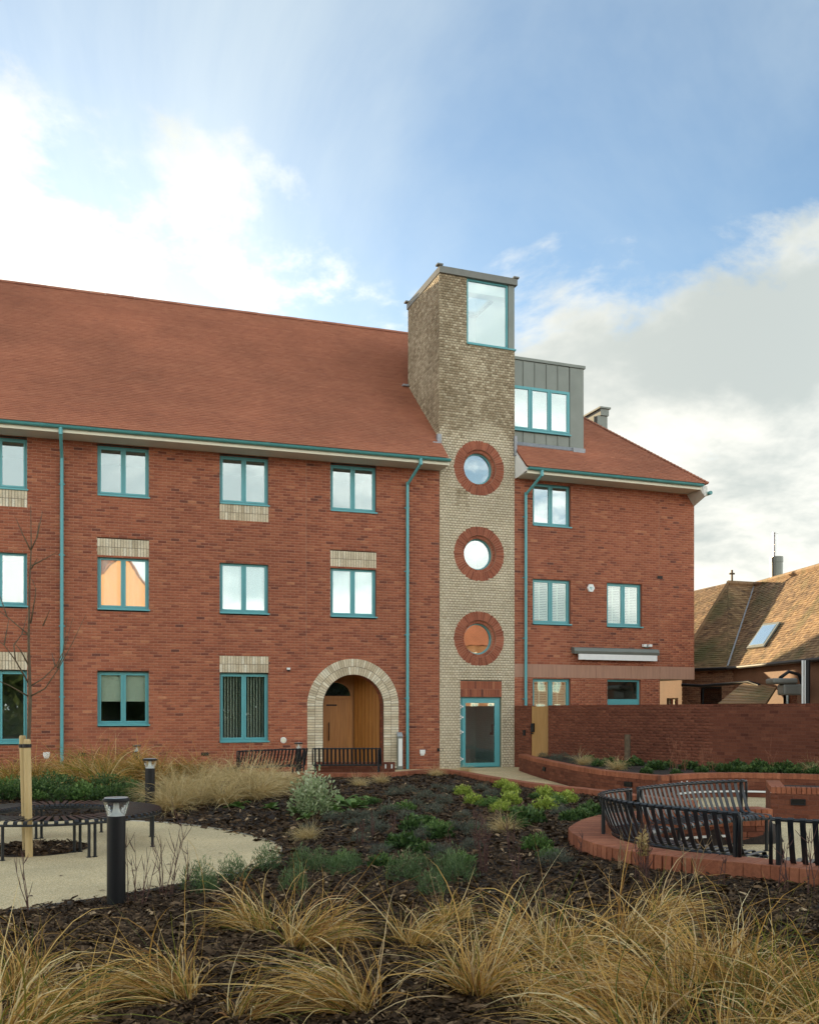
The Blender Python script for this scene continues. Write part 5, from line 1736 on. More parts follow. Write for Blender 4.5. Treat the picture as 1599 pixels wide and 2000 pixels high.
# ---- foreground grasses, each wind-swept as in the photograph
FG = [  # px, py of the base, height, spread, lean, tone, n
    (30, 1945, .52, .40, (-.2, .1), .45, 800, 'leafy winter grass clump in the left corner of the mulch bed'),
    (345, 1955, .66, .42, (-1.0, .3), .52, 1000, 'straw grass clump swept hard over towards the black bollard'),
    (700, 1975, .66, .45, (-.9, .35), .55, 1000, 'straw grass clump swept over the mulch beside the mown-looking gap'),
    (590, 1850, .60, .45, (.55, .4), .55, 900, 'broad tawny grass clump in front of the feathery green plants'),
    (505, 1820, .52, .4, (-.6, .3), .5, 700, 'loose tawny grass clump between bollard and feathery plants'),
    (935, 1945, .66, .36, (.15, .25), .58, 900, 'upright pale grass clump fanning out from a narrow base'),
    (810, 1850, .46, .45, (.3, .3), .55, 600, 'low tawny grass clump behind the upright fan-shaped one'),
    (1060, 1985, .68, .42, (1.0, .35), .6, 950, 'pale straw grass clump swept away from the fan-shaped one'),
    (1100, 1880, .58, .45, (.4, .5), .55, 900, 'tawny grass clump in mulch below the seat wall coping bend'),
    (1240, 1850, .58, .45, (.7, .4), .55, 900, 'broad straw grass clump near the foot of the seat wall'),
    (1300, 1975, .68, .46, (-.75, .4), .58, 1000, 'dense straw grass clump sweeping across its neighbour'),
    (1400, 1930, .60, .42, (.1, .4), .62, 900, 'pale bleached grass clump with tall broken stalk'),
    (1480, 1960, .66, .3, (.45, .2), .4, 700, 'upright green-tinged grass clump below the seat wall'),
    (1570, 1990, .50, .4, (-.2, .2), .25, 700, 'greenish grass clump in the right corner of the bed'),
    (1170, 1990, .52, .4, (-.4, .3), .6, 700, 'bleached grass clump low in front between two swept ones'),
    (20, 2060, .62, .4, (.2, .3), .5, 800, 'tall winter grass clump rising from the very front of the bed, left corner'),
    (1240, 2100, .66, .42, (-.4, .4), .58, 900, 'front-row dense golden grass clump'),
    (1450, 2090, .62, .42, (.4, .4), .5, 850, 'front-row grass clump below the green-tinged one'),
    (1600, 2080, .60, .42, (-.5, .3), .35, 800, 'front-row greenish grass clump at the bed corner'),
    (880, 1800, .36, .3, (.3, .4), .5, 350, 'small wispy grass tuft in open mulch'),
    (150, 1990, .38, .35, (-.5, .2), .5, 400, 'small wispy grass tuft near the front left mulch'),
    (480, 1990, .36, .35, (.5, .2), .5, 350, 'thin low grass tuft between the swept clumps'),
    (1300, 1790, .42, .4, (.6, .4), .55, 550, 'wispy grass clump close under the seat wall coping'),
    (1020, 1840, .40, .4, (-.3, .4), .58, 450, 'short straw grass tuft behind the pale fan'),
]
for i, (px, py, h, sp, le, tn, n, lb) in enumerate(FG):
    grass(px, py, lb, int(n * .52), h * .82, sp * .85, tuple(1.5 * q for q in le), 'grass', tn, 100 + i, w=.0072, droop=.19)

# ---- straw grasses in the middle distance and along the facade
sm = [grass_mesh(520, .62, .55, l, 'straw', 300 + i, .010, .55, .20) for i, l in enumerate(((-.2, 0), (.3, 0), (.0, .2)))]
gm = [grass_mesh(520, .62, .55, l, 'grass', 310 + i, .010, .4, .18) for i, l in enumerate(((-.2, 0), (.3, 0), (.0, .2)))]
MID = [(335, 1588, 1.2, 0), (385, 1580, 1.1, 1), (440, 1565, 1.15, 0), (500, 1560, 1.25, 1), (545, 1548, 1.0, 0), (470, 1535, 1.1, 2), (400, 1545, 1.1, 2), (350, 1555, 1.1, 0), (310, 1570, .9, 1), (520, 1530, 1.1, 0), (440, 1525, 1.2, 1), (560, 1535, .8, 2)]
for i, (px, py, s, v) in enumerate(MID):
    X, Y, z = bed_pt(px, py)
    o = link('ornamental_grass', sm[v], None, Matrix.Translation((X, Y, z)) @ Matrix.Rotation(i * 2.1, 4, 'Z') @ Matrix.Scale(s * .82, 4))
    tag(o, 'golden straw grass clump in the drift between bollard and entrance benches', 'grass', 'golden straw grass drift')
BACK = [(20, 1525, .9, 0), (70, 1522, 1.0, 1), (125, 1520, 1.1, 2), (175, 1522, 1.2, 0), (225, 1522, 1.4, 1), (262, 1525, 1.2, 2), (150, 1532, 1.0, 1), (200, 1535, 1.2, 0), (300, 1525, 1.1, 2), (340, 1522, .9, 0), (380, 1520, 1.0, 1)]
for i, (px, py, s, v) in enumerate(BACK):
    X, Y, z = bed_pt(px, py)
    o = link('ornamental_grass', gm[v], None, Matrix.Translation((X, Y, z)) @ Matrix.Rotation(i * 1.7, 4, 'Z') @ Matrix.Scale(s, 4))
    tag(o, 'olive and straw grass clump along the foot of the red wall', 'grass', 'grasses along the facade')

# ---- leafy plants
K_COVER = (900, .42, .36, .055, .55, 'leaf_dark', .35)
K_COVER2 = (700, .34, .28, .06, .5, 'leaf_mid', .4)
K_LIME = (520, .19, .19, .05, .42, 'leaf_lime', .6)
K_DARK = (420, .2, .17, .06, .6, 'leaf_dark', .3)
K_FEATH = (800, .19, .30, .055, .13, 'leaf_feather', .65)
K_GREY = (500, .17, .15, .045, .12, 'leaf_grey', .7)
K_VAR = (1500, .30, .55, .05, .5, 'leaf_var', .4)
for i, (px, py, s) in enumerate([(8, 1568, 1), (40, 1560, 1.05), (75, 1572, .95), (95, 1556, 1.1), (130, 1566, 1.0), (165, 1558, 1.1), (190, 1572, .9), (215, 1560, 1.1), (245, 1570, 1.0), (268, 1560, 1.0), (285, 1578, .8), (15, 1545, 1.1), (60, 1542, 1.1), (110, 1545, 1.1), (160, 1543, 1.1), (205, 1545, 1.1), (250, 1545, 1.0)]):
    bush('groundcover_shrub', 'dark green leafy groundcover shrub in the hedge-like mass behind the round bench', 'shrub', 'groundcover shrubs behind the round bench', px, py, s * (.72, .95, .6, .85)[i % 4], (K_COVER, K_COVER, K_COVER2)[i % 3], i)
for i, (px, py, s) in enumerate([(904, 1553, 1.0), (925, 1571, .95), (983, 1539, 1.0), (999, 1549, 1.0), (999, 1570, 1.12), (976, 1587, 1.0), (1063, 1556, 1.05), (1105, 1568, 1.15), (1065, 1581, 1.1)]):
    bush('lime_spurge', 'bright lime green low mound of foliage on mulch near the path kerb', 'plant', 'lime green mounds', px, py, s * 1.0, K_LIME, i)
for i, (px, py, s) in enumerate([(1033, 1606, 1.2), (1004, 1618, 1.0), (1154, 1592, 1.15), (1128, 1600, .9), (1111, 1604, .8), (809, 1622, 1.1), (862, 1637, 1.0), (789, 1656, 1.1), (1146, 1602, .8), (1020, 1600, .9), (830, 1612, .8)]):
    bush('evergreen_perennial', 'low dark evergreen perennial flat on open mulch', 'plant', 'dark evergreen perennials', px, py, s, K_DARK, i)
for i, (px, py, s) in enumerate([(590, 1698, .85), (625, 1702, .8), (668, 1710, .85), (788, 1720, .95), (872, 1708, .8), (893, 1722, 1.0), (843, 1748, .8), (575, 1742, .8), (690, 1694, .6), (822, 1700, .6)]):
    bush('feathery_shrub', 'soft feathery green plant behind the foreground grasses', 'plant', 'feathery green plants in the middle of the bed', px, py, s, K_FEATH, i)
for i, (px, py, s) in enumerate([(522, 1700, .95), (455, 1722, .95), (388, 1738, 1.0), (405, 1745, .7)]):
    bush('feathery_shrub', 'feathery upright green plant on the rim of the pale path', 'plant', 'feathery plants at the path rim', px, py, s, K_FEATH, i + 1)
rg = np.random.default_rng(4)
GREY = [(770, 1555), (800, 1548), (830, 1560), (852, 1542), (878, 1548), (812, 1575), (868, 1570), (905, 1600), (760, 1590), (795, 1600), (845, 1590), (720, 1600), (690, 1615), (650, 1605), (740, 1625), (890, 1622), (930, 1630), (825, 1640), (600, 1625), (940, 1545), (960, 1556)]
for i, (px, py) in enumerate(GREY):
    bush('lavender_plant', 'small grey-green lavender tuft on dark mulch', 'plant', 'grey lavender tufts', px, py, float(rg.uniform(.8, 1.25)), K_GREY, i)
rg2 = np.random.default_rng(12)
for i in range(34):
    px, py = float(rg2.uniform(640, 1110)), float(rg2.uniform(1560, 1700))
    X, Y, z = bed_pt(px, py)
    if X > 1.35 and Y < 12.6: continue
    if i % 3 == 0:
        bush('evergreen_perennial', 'low dark evergreen perennial flat on open mulch', 'plant', 'dark evergreen perennials', px, py, float(rg2.uniform(.4, .75)), K_DARK, i)
    elif i % 3 == 1:
        bush('lavender_plant', 'small grey-green lavender tuft on dark mulch', 'plant', 'grey lavender tufts', px, py, float(rg2.uniform(.7, 1.1)), K_GREY, i)
    else:
        bush('seedling', 'tiny fresh green seedling plant dotted on open mulch', 'plant', 'fresh green seedlings', px, py, float(rg2.uniform(.35, .6)), K_COVER2, i)
bush('variegated_shrub', 'tall cream variegated shrub in front of the entrance bench', 'shrub', None, 612, 1590, 1.25, K_VAR, 1)


def rosette(px, py, s, seed, label='broad-leaved green foxglove rosette beside the variegated shrub'):
    r = np.random.default_rng(seed)
    X, Y, z = bed_pt(px, py)
    e = empty('foxglove_rosette', (X, Y, z), label, 'plant', 'foxglove rosettes')
    for k in range(11):
        an = k * 2.4 + r.normal(0, .2); L = s * r.uniform(.16, .30); el = r.uniform(.25, 1.0)
        w = L * .42
        pts = []
        for t, ww in ((0, .15), (.3, .8), (.6, 1.0), (.85, .6), (1, .05)):
            rr_ = L * t * math.cos(el); zz_ = L * t * math.sin(el) - L * .55 * t * t * .6
            c, s_ = math.cos(an), math.sin(an)
            pts.append([(rr_ * c - q * w * ww / 2 * s_, rr_ * s_ + q * w * ww / 2 * c, zz_ + abs(q) * w * .12 * ww) for q in (-1, 0, 1)])
        b = MB(); tn_ = float(r.uniform(.3, 1))
        for a, c in zip(pts[:-1], pts[1:]):
            b.quad(a[0], a[1], c[1], c[0], tn_); b.quad(a[1], a[2], c[2], c[1], tn_)
        b.build('leaf', M['leaf_mid'], e, Matrix.Translation((X, Y, z)), smooth=True)


for i, (px, py, s) in enumerate([(465, 1578, 1.0), (527, 1582, 1.0), (578, 1592, 1.0), (668, 1572, 1.35), (690, 1580, 1.2), (722, 1568, 1.0), (655, 1588, 1.1), (600, 1600, .8)]):
    rosette(px, py, s, 50 + i)


def stems(px, py, label, mat, n, h, spread, seed, group, fork=True, r0=.004, pos=None, name='bare_stems'):
    """leafless upright stems with side twigs, one mesh per plant"""
    r = np.random.default_rng(seed)
    X, Y, z = pos or bed_pt(px, py)
    b = MB()
    for k in range(n):
        a = r.uniform(0, 2 * math.pi); L = h * r.uniform(.6, 1.1); tl = r.uniform(0, spread)
        p = Vector((r.normal(0, .03), r.normal(0, .03), -.03)); d = Vector((math.cos(a) * tl, math.sin(a) * tl, 1)).normalized()
        pts = [p.copy()]
        for q in range(4):
            p = p + d * (L / 4); d = (d + Vector((r.normal(0, .09), r.normal(0, .09), .06))).normalized(); pts.append(p.copy())
        b.tube(pts, [r0 * (1 - .2 * q) for q in range(5)], 5, cap=False)
        if fork:
            for q in (1, 2, 3):
                for _ in range(r.integers(1, 3)):
                    dd = (d + Vector((r.normal(0, .6), r.normal(0, .6), .3))).normalized(); l2 = L * r.uniform(.12, .3)
                    b.tube([pts[q], pts[q] + dd * l2 * .6, pts[q] + dd * l2 + Vector((0, 0, l2 * .1))], [r0 * .6, r0 * .5, r0 * .25], 4, cap=False)
    o = b.build(name, M[mat], None, Matrix.Translation((X, Y, z)))
    return tag(o, label, 'plant', group)


for i, (px, py, n, h, sp, lb) in enumerate([(55, 1785, 2, .42, .35, 'forked bare twig standing against the pale path left of the near bollard'), (262, 1765, 2, .50, .15, 'bare upright twigs just right of the near bollard'),
                                            (325, 1752, 5, .62, .35, 'spray of bare red-brown stems against the pale path'), (367, 1748, 1, .60, .05, 'single tall bare stem at the path rim'), (278, 1768, 2, .45, .4, 'pair of thin bare twigs between bollard and stem spray')]):
    stems(px, py, lb, 'twig', n + 1, h * 1.45, sp, 70 + i, 'bare twigs along the path edge', r0=.005)
for i, (px, py, n, h, sp) in enumerate([(945, 1705, 7, .62, .08), (930, 1660, 4, .45, .1), (1000, 1660, 4, .4, .15), (705, 1650, 3, .4, .1), (725, 1640, 3, .4, .12), (1010, 1720, 3, .35, .15), (880, 1660, 3, .35, .12), (770, 1640, 3, .35, .15)]):
    stems(px, py, 'dark red-brown dead flower stems standing in open mulch', 'twig', n, h, sp, 90 + i, 'dead flower stems in the bed', fork=True, r0=.006)
for i, (px, py, n, h, sp, mt, lb) in enumerate([(1257, 1722, 7, .52, .10, 'twig', 'brown withered flower spike standing before the curved bench'), (1135, 1670, 2, .36, .1, 'twig', 'thin bare twig at the bend of the seat wall'),
                                               (1350, 1738, 3, .48, .25, 'twig_tan', 'thin bare sapling before the middle of the curved bench'), (1540, 1745, 3, .62, .2, 'twig', 'forked bare sapling before the right-hand bench'),
                                               (1410, 1735, 2, .45, .3, 'twig', 'wispy bare sapling in front of the curved bench end'), (1215, 1700, 3, .4, .15, 'twig_tan', 'tan withered stalks below the seat wall coping'),
                                               (1590, 1750, 2, .55, .2, 'twig', 'bare sapling at right end of the seat wall')]):
    stems(px, py, lb, mt, n, h, sp, 110 + i, 'bare saplings along the seat wall', r0=.0055)
# withered leaves on the brown spike
X, Y, z = bed_pt(1257, 1722)
o = link('withered_leaves', leaf_mesh(150, .05, .05, .25, .05, .4, 'straw', 3, .1), None, Matrix.Translation((X, Y, z + .22)))
tag(o, 'curled withered leaves clinging to the brown flower spike', 'plant')
for i, (px, py) in enumerate([(745, 1530), (700, 1536), (985, 1625), (905, 1512), (600, 1640), (850, 1516)]):
    X, Y, z = bed_pt(px, py)
    o = link('straw_tuft', sm[i % 3], None, Matrix.Translation((X, Y, z)) @ Matrix.Rotation(i, 4, 'Z') @ Matrix.Scale(.4, 4))
    tag(o, 'small bleached grass tuft alone on open mulch', 'grass', 'small bleached tufts')

# ---- planter on the right
_pf = np.array(PLA); _ppx = CX + _pf[:, 0] / _pf[:, 1] * F


def planter_pt(px, f, z=.41):
    """f = 0 at the garden wall, 1 at the planter front"""
    u = (px - CX) / F
    t = (u * GWA.y - GWA.x) / (gdir.x - u * gdir.y)
    yw = GWA.y + t * gdir.y - .25
    yf = float(np.interp(px, _ppx, _pf[:, 1])) + .2
    Y = yw * (1 - f) + yf * f
    return (u * Y, Y, z)


PL = [(1060, .3, .8, 'g'), (1085, .6, 1.0, 'g'), (1100, .2, 1.0, 'g'), (1125, .5, 1.1, 'g'), (1150, .3, 1.2, 'd'), (1168, .6, 1.1, 'd'), (1190, .3, 1.1, 'd'), (1212, .6, 1.3, 'd'), (1240, .3, 1.4, 'd'), (1262, .8, .9, 'd'), (1282, .5, 1.5, 'd'), (1305, .3, 1.1, 'd'),
      (1320, .8, .8, 'd'), (1345, .4, 1.4, 'd'), (1370, .7, 1.0, 'd'), (1392, .4, 1.2, 'd'), (1415, .6, 1.3, 'd'), (1440, .2, 1.5, 'd'), (1448, .7, 1.1, 'd'), (1470, .5, 1.2, 'd'), (1482, .1, 1.6, 'd'), (1500, .7, 1.1, 'd'), (1515, .3, 1.5, 'd'), (1540, .1, 1.5, 'd'), (1552, .7, 1.2, 'd'), (1578, .2, 1.7, 'd'), (1590, .7, 1.3, 'd')]
for i, (px, py, s, k) in enumerate(PL):
    pos = planter_pt(px, py)
    if k == 'd':
        bush('planter_shrub', 'small glossy dark green shrub in the raised curved planter', 'shrub', 'planter shrubs', 0, 0, s * .82, K_DARK, i, pos=pos)
    else:
        bush('lavender_plant', 'grey-green lavender tuft at the narrow end of the raised planter', 'plant', 'planter lavender', 0, 0, s * 1.3, K_GREY, i, pos=pos)
for i, (px, py, n, h) in enumerate([(1315, .5, 6, .75), (1372, .4, 7, .6), (1335, .5, 5, .65), (1510, .4, 4, .7), (1395, .5, 5, .55)]):
    stems(0, 0, 'leafless coral-tinted stems in the raised planter', 'twig_coral', n, h, .45, 140 + i, 'coral stems in the planter', r0=.004, pos=planter_pt(px, py))
for i, (px, py) in enumerate([(1205, .7), (1137, .6), (1590, .5)]):
    X, Y, z = planter_pt(px, py)
    tag(link('straw_tuft', sm[i % 3], None, Matrix.Translation((X, Y, z)) @ Matrix.Scale(.5, 4)), 'bleached upright grass tuft in the raised planter', 'grass', 'planter tufts')
X, Y, z = planter_pt(1225, .25)
stake = MB().tube([(X, Y, z - .1), (X, Y, z + .72)], [.075, .07], 10).build('cut_trunk', M['bark'])
tag(stake, 'short cut-off trunk post standing in the raised planter', 'post')

# ================================================================ OLD BUILDING ON THE RIGHT
old = empty('old_chapel', (11.0, 33.0, 0), 'old low brick building with steep weathered clay tile roofs beyond the garden wall', 'building')
ZE, ZR = 3.2, 6.5
A1, A2 = Vector((12.0, 35.7, ZR)), Vector((13.15, 36.1, ZR))
VB, HB, LB = Vector((10.85, 32.3, ZE)), Vector((9.52, 33.8, ZE)), Vector((8.2, 39.0, ZE))
LA = Vector((10.90, 40.02, ZR))
ER, RR2 = Vector((11.75, 24.0, ZE)), Vector((13.85, 29.65, ZR))


def tile_face(poly, up_hint, name, seed, gauge=.10, width=.17):
    """tiles over a planar polygon (world points); courses run level"""
    P = [Vector(p) for p in poly]
    nrm = (P[1] - P[0]).cross(P[2] - P[0]).normalized()
    if nrm.z < 0: nrm = -nrm
    hx_ = Vector((0, 0, 1)).cross(nrm).normalized()
    up = nrm.cross(hx_).normalized()
    if up.z < 0: up = -up
    o = P[0]
    Q = [((p - o).dot(hx_), (p - o).dot(up)) for p in P]
    v0, v1 = min(q[1] for q in Q), max(q[1] for q in Q)
    r = np.random.default_rng(seed); V, FS, T = [], [], []
    k = 0; s = v0
    while s < v1:
        m = s + gauge / 2; xs = []
        for (xa, ya), (xb, yb) in zip(Q, Q[1:] + Q[:1]):
            if (ya > m) != (yb > m): xs.append(xa + (m - ya) / (yb - ya) * (xb - xa))
        xs.sort()
        for a, b in zip(xs[::2], xs[1::2]):
            x = a - (width / 2 if k % 2 else 0)
            while x < b:
                xa, xb = max(x, a), min(x + width - .004, b)
                if xb - xa > .02:
                    i = len(V); lift = .026 * r.uniform(.7, 1.4)
                    for xx_, ss, hh in ((xa, s - .01, .0), (xb, s - .01, .0), (xa, s - .01, lift), (xb, s - .01, lift), (xa, s + gauge + .02, .008), (xb, s + gauge + .02, .008)):
                        V.append(tuple(o + hx_ * xx_ + up * ss + nrm * hh))
                    FS += [(i, i + 1, i + 3, i + 2), (i + 2, i + 3, i + 5, i + 4)]; T += [float(np.clip(r.normal(.5, .25), 0, 1))] * 2
                x += width
        s += gauge; k += 1
    deck = MB().poly([tuple(p - nrm * .01) for p in P]).build('roof', M['old_tile'], old)
    ob = link('roof_tiles', mesh(name, V, FS, M['old_tile'], np.array(T)), deck); ob['kind'] = 'stuff'


tile_face([HB, VB, A1], None, 'front_tiles', 1)
tile_face([VB, A2, A1], None, 'front_tiles', 4)
tile_face([LB, HB, A1, LA], None, 'left_tiles', 2)
tile_face([VB, ER, RR2, A2], None, 'right_tiles', 3)
bk_ = MB()
bk_.poly([A2, RR2, (17.2, 31.0, ZE), (16.0, 38.5, ZE)]); bk_.poly([A1, A2, (16.0, 38.5, ZE), (14.6, 41.0, ZE), LA]); bk_.poly([RR2, ER, (17.2, 31.0, ZE)])
bk_.build('roof', M['old_tile'], old)


def ow(p, q, holes=(), seed=1, ind=40, ztop=ZE, plain=False):
    d = (Vector(q) - Vector(p)); fm = frame(p[0], p[1], math.atan2(d.y, d.x))
    wall('wall', old, fm, 0, d.length, 0, ztop, M['old_brick'], M['old_mortar'], holes, seed=seed, individual=ind, proud=.002, jit=0, plain=plain)
    return fm


i_ = lambda p, dx, dy: (p.x + dx, p.y + dy)
pH, pV, pE, pL = i_(HB, .22, .12), i_(VB, .25, .18), i_(ER, .3, .1), i_(LB, .25, 0)
MB().quad((*pL, 0), (16.0, 41, 0), (16.0, 41, ZE), (*pL, ZE)).quad((*pE, 0), (16.5, 28, 0), (16.5, 28, ZE), (*pE, ZE)).quad((16.5, 28, 0), (16.0, 41, 0), (16.0, 41, ZE), (16.5, 28, ZE)).quad((*pL, 2.95), (*pH, 2.95), (16.0, 36, 2.95), (16, 41, 2.95)).quad((*pH, 2.95), (*pV, 2.95), (16.5, 28, 2.95), (16.0, 36, 2.95)).build('shell_wall', M['old_brick'], old)
fmA = ow(pH, pV, [('rect', .75, 1.55, .8, 2.55)], 71)
ow(pL, pH, [('rect', 4.2, 5.0, .9, 2.2)], 72, 0, plain=True)
fmB = ow(pV, pE, [('rect', .45, .95, .8, 2.6), ('rect', 3.4, 4.2, .8, 2.6)], 73, 60, plain=True)
wi = MB(); frame_rect(wi, .76, 1.54, .81, 2.54, .05, .08, .13); wi_o = wi.build('window', M['dark'], old, fmA)
MB().box(.8, 1.5, .10, .108, .85, 2.5).build('pane', M['glass_low'], wi_o, fmA); MB().box(.7, 1.6, .3, .32, .7, 2.6).build('backing', M['dark'], wi_o, fmA)
for a, c in ((.45, .95), (3.4, 4.2)):
    wi = MB(); frame_rect(wi, a + .01, c - .01, .81, 2.59, .05, .08, .13); wo_ = wi.build('window', M['white'], old, fmB)
    MB().box(a + .05, c - .05, .10, .108, .85, 2.55).build('pane', M['glass_low'], wo_, fmB); MB().box(a - .05, c + .05, .3, .32, .7, 2.65).build('backing', M['dark'], wo_, fmB)
# window lit by the low sun on the left flank
dL = Vector(pH) - Vector(pL); fmL = frame(pL[0], pL[1], math.atan2(dL.y, dL.x))
wi = MB(); frame_rect(wi, 4.21, 4.99, .91, 2.19, .06, .06, .12); wi.box(4.58, 4.62, .06, .12, .97, 2.13); wo_ = wi.build('window', M['cream'], old, fmL)
MB().box(4.25, 4.95, .08, .088, .95, 2.15).build('pane', M['glass_low'], wo_, fmL); MB().box(4.1, 5.1, .3, .32, .8, 2.3).build('backing', M['dark'], wo_, fmL)
for a, b in ((HB, VB), (VB, ER), (LB, HB)):
    MB().tube([a + Vector((-.03, -.05, -.05)), b + Vector((-.03, -.05, -.05))], .055, 8).build('gutter', M['black'], old)
n_ = 24
for a, b in ((A1, A2), (A2, RR2)):
    d = b - a; n_ = max(2, int(d.length / .4))
    for k in range(n_):
        p, q = a + d * (k / n_), a + d * ((k + .97) / n_)
        MB().tube([p + Vector((0, 0, .02)), q + Vector((0, 0, .02))], .11, 8).build('ridge_tile', M['old_tile'], old)
MB().tube([A1 + Vector((0, 0, .02)), HB + Vector((0, 0, .05))], .06, 6).build('hip_cap', M['old_tile'], old)
MB().tube([A2 + Vector((0, 0, .0)), VB + Vector((0, 0, .02))], .05, 6).build('valley', M['lead'], old)
p = A1 + Vector((.15, 0, .1))
MB().box(p.x - .03, p.x + .03, p.y - .03, p.y + .03, p.z, p.z + .42).box(p.x - .10, p.x + .10, p.y - .028, p.y + .028, p.z + .25, p.z + .31).build('cross_finial', M['bark'], old)
# flue
fx, fy, fz = at(1516, 1128, 35.0)
MB().tube([(fx, fy, fz - .6), (fx, fy, fz + .55)], .22, 16).tube([(fx, fy, fz + .552), (fx, fy, fz + .76)], .235, 16).build('flue_base', M['zinc'], old)
MB().tube([(fx - .05, fy, fz + .762), (fx - .05, fy, fz + 1.62)], .085, 14).tube([(fx - .05, fy, fz + 1.622), (fx - .05, fy, fz + 1.66)], .10, 14).build('flue', M['steel'], old)
# roof window lying in the right slope
nr = (ER - VB).cross(A2 - VB).normalized()
if nr.z < 0: nr = -nr
ex_ = (ER - VB).normalized(); ey_ = nr.cross(ex_).normalized()
if ey_.z < 0: ey_ = -ey_; 
def on_slope(px, py, h=.05):
    d = Vector(((px - CX) / F, 1, -(py - HY) / F)); o = Vector((0, 0, CH))
    t = (VB - o).dot(nr) / d.dot(nr); return o + d * t + nr * h
c0, c1, c2, c3 = on_slope(1461, 1270), on_slope(1495, 1266), on_slope(1527, 1218), on_slope(1494, 1222)
rwf = MB().prism([c0, c1, c2, c3], tuple(nr * .05)).build('roof_window', M['zinc'], old)
cc = (c0 + c1 + c2 + c3) / 4
MB().prism([cc + (c - cc) * .8 + nr * .052 for c in (c0, c1, c2, c3)], tuple(nr * .012)).build('pane', M['glass'], rwf)
MB().prism([cc + (c - cc) * .8 + nr * .045 for c in (c0, c1, c2, c3)], tuple(nr * .004)).build('roller_blind', M['blind'], rwf)
# lean-to canopy, pipes and cowl on the near flank
q0, q1, q2, q3 = Vector(at(1402, 1380, 29.5)), Vector(at(1495, 1380, 28.0)), Vector(at(1515, 1348, 29.0)), Vector(at(1455, 1335, 30.8))
can = MB().prism([q0, q1, q2, q3], (0, 0, .05)).build('canopy_roof', M['old_tile'], old)
for k in range(8):
    a, b = q0.lerp(q3, k / 8), q1.lerp(q2, k / 8); c, d = q0.lerp(q3, (k + 1.1) / 8), q1.lerp(q2, (k + 1.1) / 8)
    MB().prism([a + Vector((0, 0, .085)), b + Vector((0, 0, .085)), d + Vector((0, 0, .056)), c + Vector((0, 0, .056))], (0, 0, .02), tone=random.uniform(.3, .9)).build('tile_course', M['old_tile'], can)
MB().tube([at(1330, 1338, 32.4), at(1370, 1340, 32.2), at(1420, 1336, 31.3), at(1462, 1332, 30.4), at(1482, 1338, 29.8), at(1480, 1352, 29.8)], .05, 8).build('conduit', M['black'], old, smooth=True)
cx_, cy_, cz_ = at(1530, 1335, 27.2)
cw = MB().box(cx_ - .42, cx_ + .3, cy_ - .3, cy_ + .3, cz_ - .02, cz_ + .14).box(cx_ - .1, cx_ + .45, cy_ - .25, cy_ + .25, cz_ - .34, cz_ - .022).build('duct_cowl', M['coping_metal'], old, bevel=.05)
MB().tube([at(1522, 1325, 27.4), at(1540, 1312, 27.4), at(1560, 1318, 27.4), at(1568, 1345, 27.4)], .05, 8).build('duct_bend', M['black'], cw, smooth=True)
for px, mt, r0 in ((1567, 'white', .03), (1572, 'white', .022), (1577, 'black', .07)):
    x, y, z = at(px, 1290, 26.2)
    MB().tube([(x, y, 0), (x, y, z)], r0, 8).build('pipe', M[mt], old)
x, y, z = at(1590, 1235, 28.5)
MB().prism([at(1583, 1250, 28.5), at(1640, 1252, 28.3), at(1640, 1205, 29.6), at(1599, 1232, 29.2)], (0, .1, .05)).build('roof_hood', M['old_tile'], old)
MB().tube([at(1582, 1252, 28.4), at(1640, 1254, 28.2)], .04, 8).build('gutter', M['black'], old)

# ================================================================ TREES BEHIND THE EYE, SEEN IN THE GROUND-FLOOR GLASS
def crown_mesh(seed):
    r = np.random.default_rng(seed); n = 2600
    cl = r.normal(0, 1, (26, 3)); cl /= np.linalg.norm(cl, axis=1)[:, None]; cl *= (r.random(26) ** .5)[:, None] * np.array([2.1, 2.1, 1.8])
    C = cl[r.integers(26, size=n)] + r.normal(0, .42, (n, 3))
    d = r.normal(0, 1, (n, 3)); d /= np.linalg.norm(d, axis=1)[:, None]; s = np.cross(d, r.normal(0, 1, (n, 3))); s /= np.linalg.norm(s, axis=1)[:, None]
    L = r.uniform(.12, .3, n)[:, None]
    V = np.stack([C - d * L, C + s * L * .6, C + d * L, C - s * L * .6], 1)
    f = np.arange(n * 4).reshape(n, 4)
    return mesh('crown', V.reshape(-1, 3), f, M['leaf_tree'], np.clip(r.normal(.5, .25, n), 0, 1))


cms = [crown_mesh(s) for s in (1, 2)]
for i in range(16):
    x, y, s = -22 + i * 3.9 + random.uniform(-.6, .6), random.uniform(-25, -20), random.uniform(1.25, 1.5)
    e = empty('garden_tree', (x, y, 0), 'dense evergreen tree in the row beyond the open side of the courtyard', 'tree', 'trees opposite the facade')
    MB().tube([(x, y, -.05), (x + .1, y, 1.5 * s), (x, y + .1, 3.2 * s)], [.2 * s, .15 * s, .08 * s], 8).build('trunk', M['bark'], e, smooth=True)
    link('crown', cms[i % 2], e, Matrix.Translation((x, y, 3.4 * s)) @ Matrix.Rotation(i * 1.1, 4, 'Z') @ Matrix.Scale(s * 1.25, 4))

hd = leaf_mesh(9000, 28, .9, 2.4, .3, .7, 'leaf_tree', 8, .2, shell=.2)
tag(link('hedge', hd, None, Matrix.Translation((8, -18.5, 0))), 'long clipped evergreen hedge closing the far side of the courtyard', 'hedge')
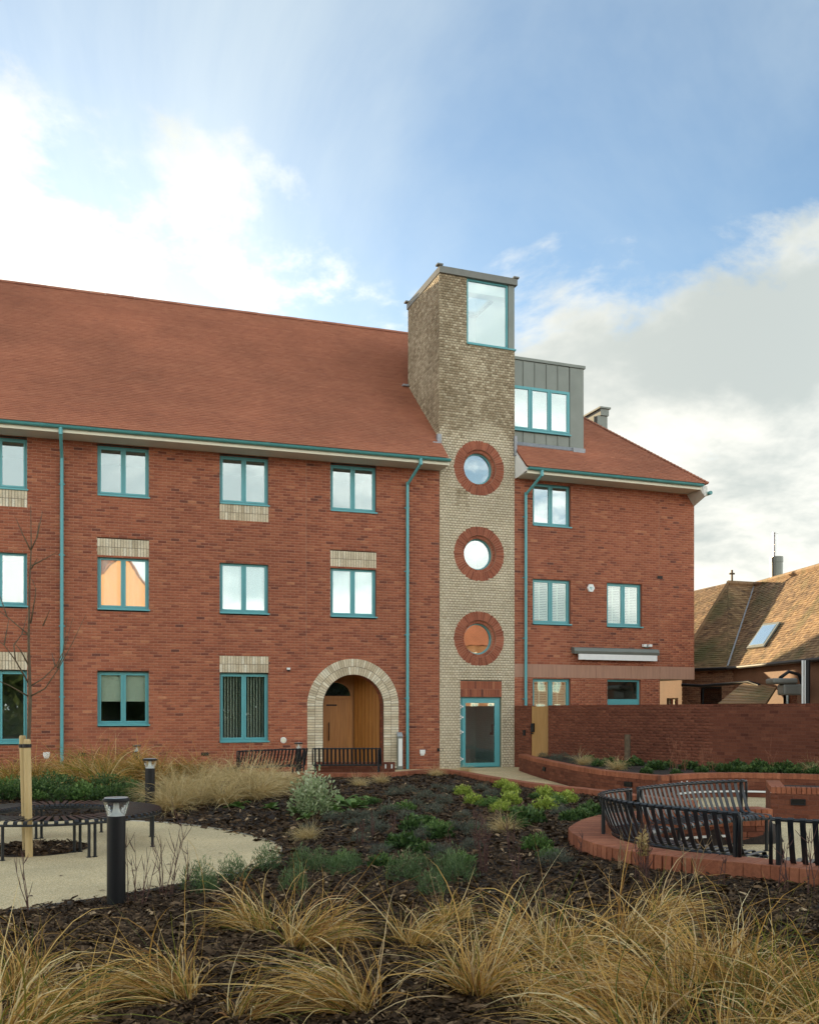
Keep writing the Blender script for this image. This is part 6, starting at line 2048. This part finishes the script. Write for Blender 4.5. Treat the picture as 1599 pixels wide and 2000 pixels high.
# a few fallen leaves on the pale path
lf = MB(); lf.v = [(-.035, 0, .004), (0, .016, .010), (.04, 0, .006), (0, -.016, .012)]; lf.f = [(0, 1, 2, 3)]; lf.t = [.4]
lfm = lf.data('fallen_leaf', M['twig'])
for i, (px, py) in enumerate([(199, 1741), (292, 1613), (330, 1690), (430, 1668), (120, 1712), (262, 1702), (380, 1640), (470, 1690), (60, 1752)]):
    X, Y = ground_pt(px, py)
    tag(link('fallen_leaf', lfm, None, Matrix.Translation((X, Y, .002)) @ Matrix.Rotation(i * 1.9, 4, 'Z')), 'dead brown leaf lying on the pale path', 'leaf', 'fallen leaves')

# ---- houses opposite, their upper storeys in the low sun: seen mirrored in the glass
def opposite(label, x0, x1, y, depth, ez, rz, gable, wm):
    e = empty('brick_house', ((x0 + x1) / 2, y, 0), label, 'house', 'houses opposite the facade')
    xm, d = (x0 + x1) / 2, depth
    w = MB()
    w.box(x0, x1, y - d, y, -.05, ez, .6)
    if gable: w.prism([(x0, y - .01, ez), (x1, y - .01, ez), (xm, y - .01, rz)], (0, -.3, 0), tone=.6)
    w.build('wall', M[wm], e)
    r = MB()
    if gable:
        for s in (x0 - .3, x1 + .3):
            r.prism([(s, y + .25, ez - .2), (xm, y + .25, rz + .1), (xm, y + .25, rz + .3), (s, y + .25, ez)], (0, -d - .5, 0))
    else:
        r.prism([(x0 - .3, y + .4, ez - .1), (x0 - .3, y - d / 2, rz), (x0 - .3, y - d - .4, ez - .1)], (x1 - x0 + .6, 0, 0))
    r.build('roof', M['tile'], e)
    k = x0 + 1.2
    while k < x1 - 2:
        for z in (1.0, 4.0, 7.0):
            if z + 1.5 > ez: continue
            f = MB(); f.box(k, k + 1.2, y + .002, y + .06, z, z + 1.5); fo_ = f.build('window', M['white'], e)
            MB().box(k + .08, k + .56, y + .062, y + .07, z + .08, z + 1.42).box(k + .64, k + 1.12, y + .062, y + .07, z + .08, z + 1.42).build('pane', M['glass'], fo_)
        k += 2.9


opposite('gabled peach rendered house opposite, upper wall in the low sun', 5.8, 16.8, -30, 9, 8.8, 15.2, True, 'peach_render')
opposite('long brown brick house opposite with level eaves', 46, 76, -30, 9, 9.4, 13.5, False, 'old_brick')
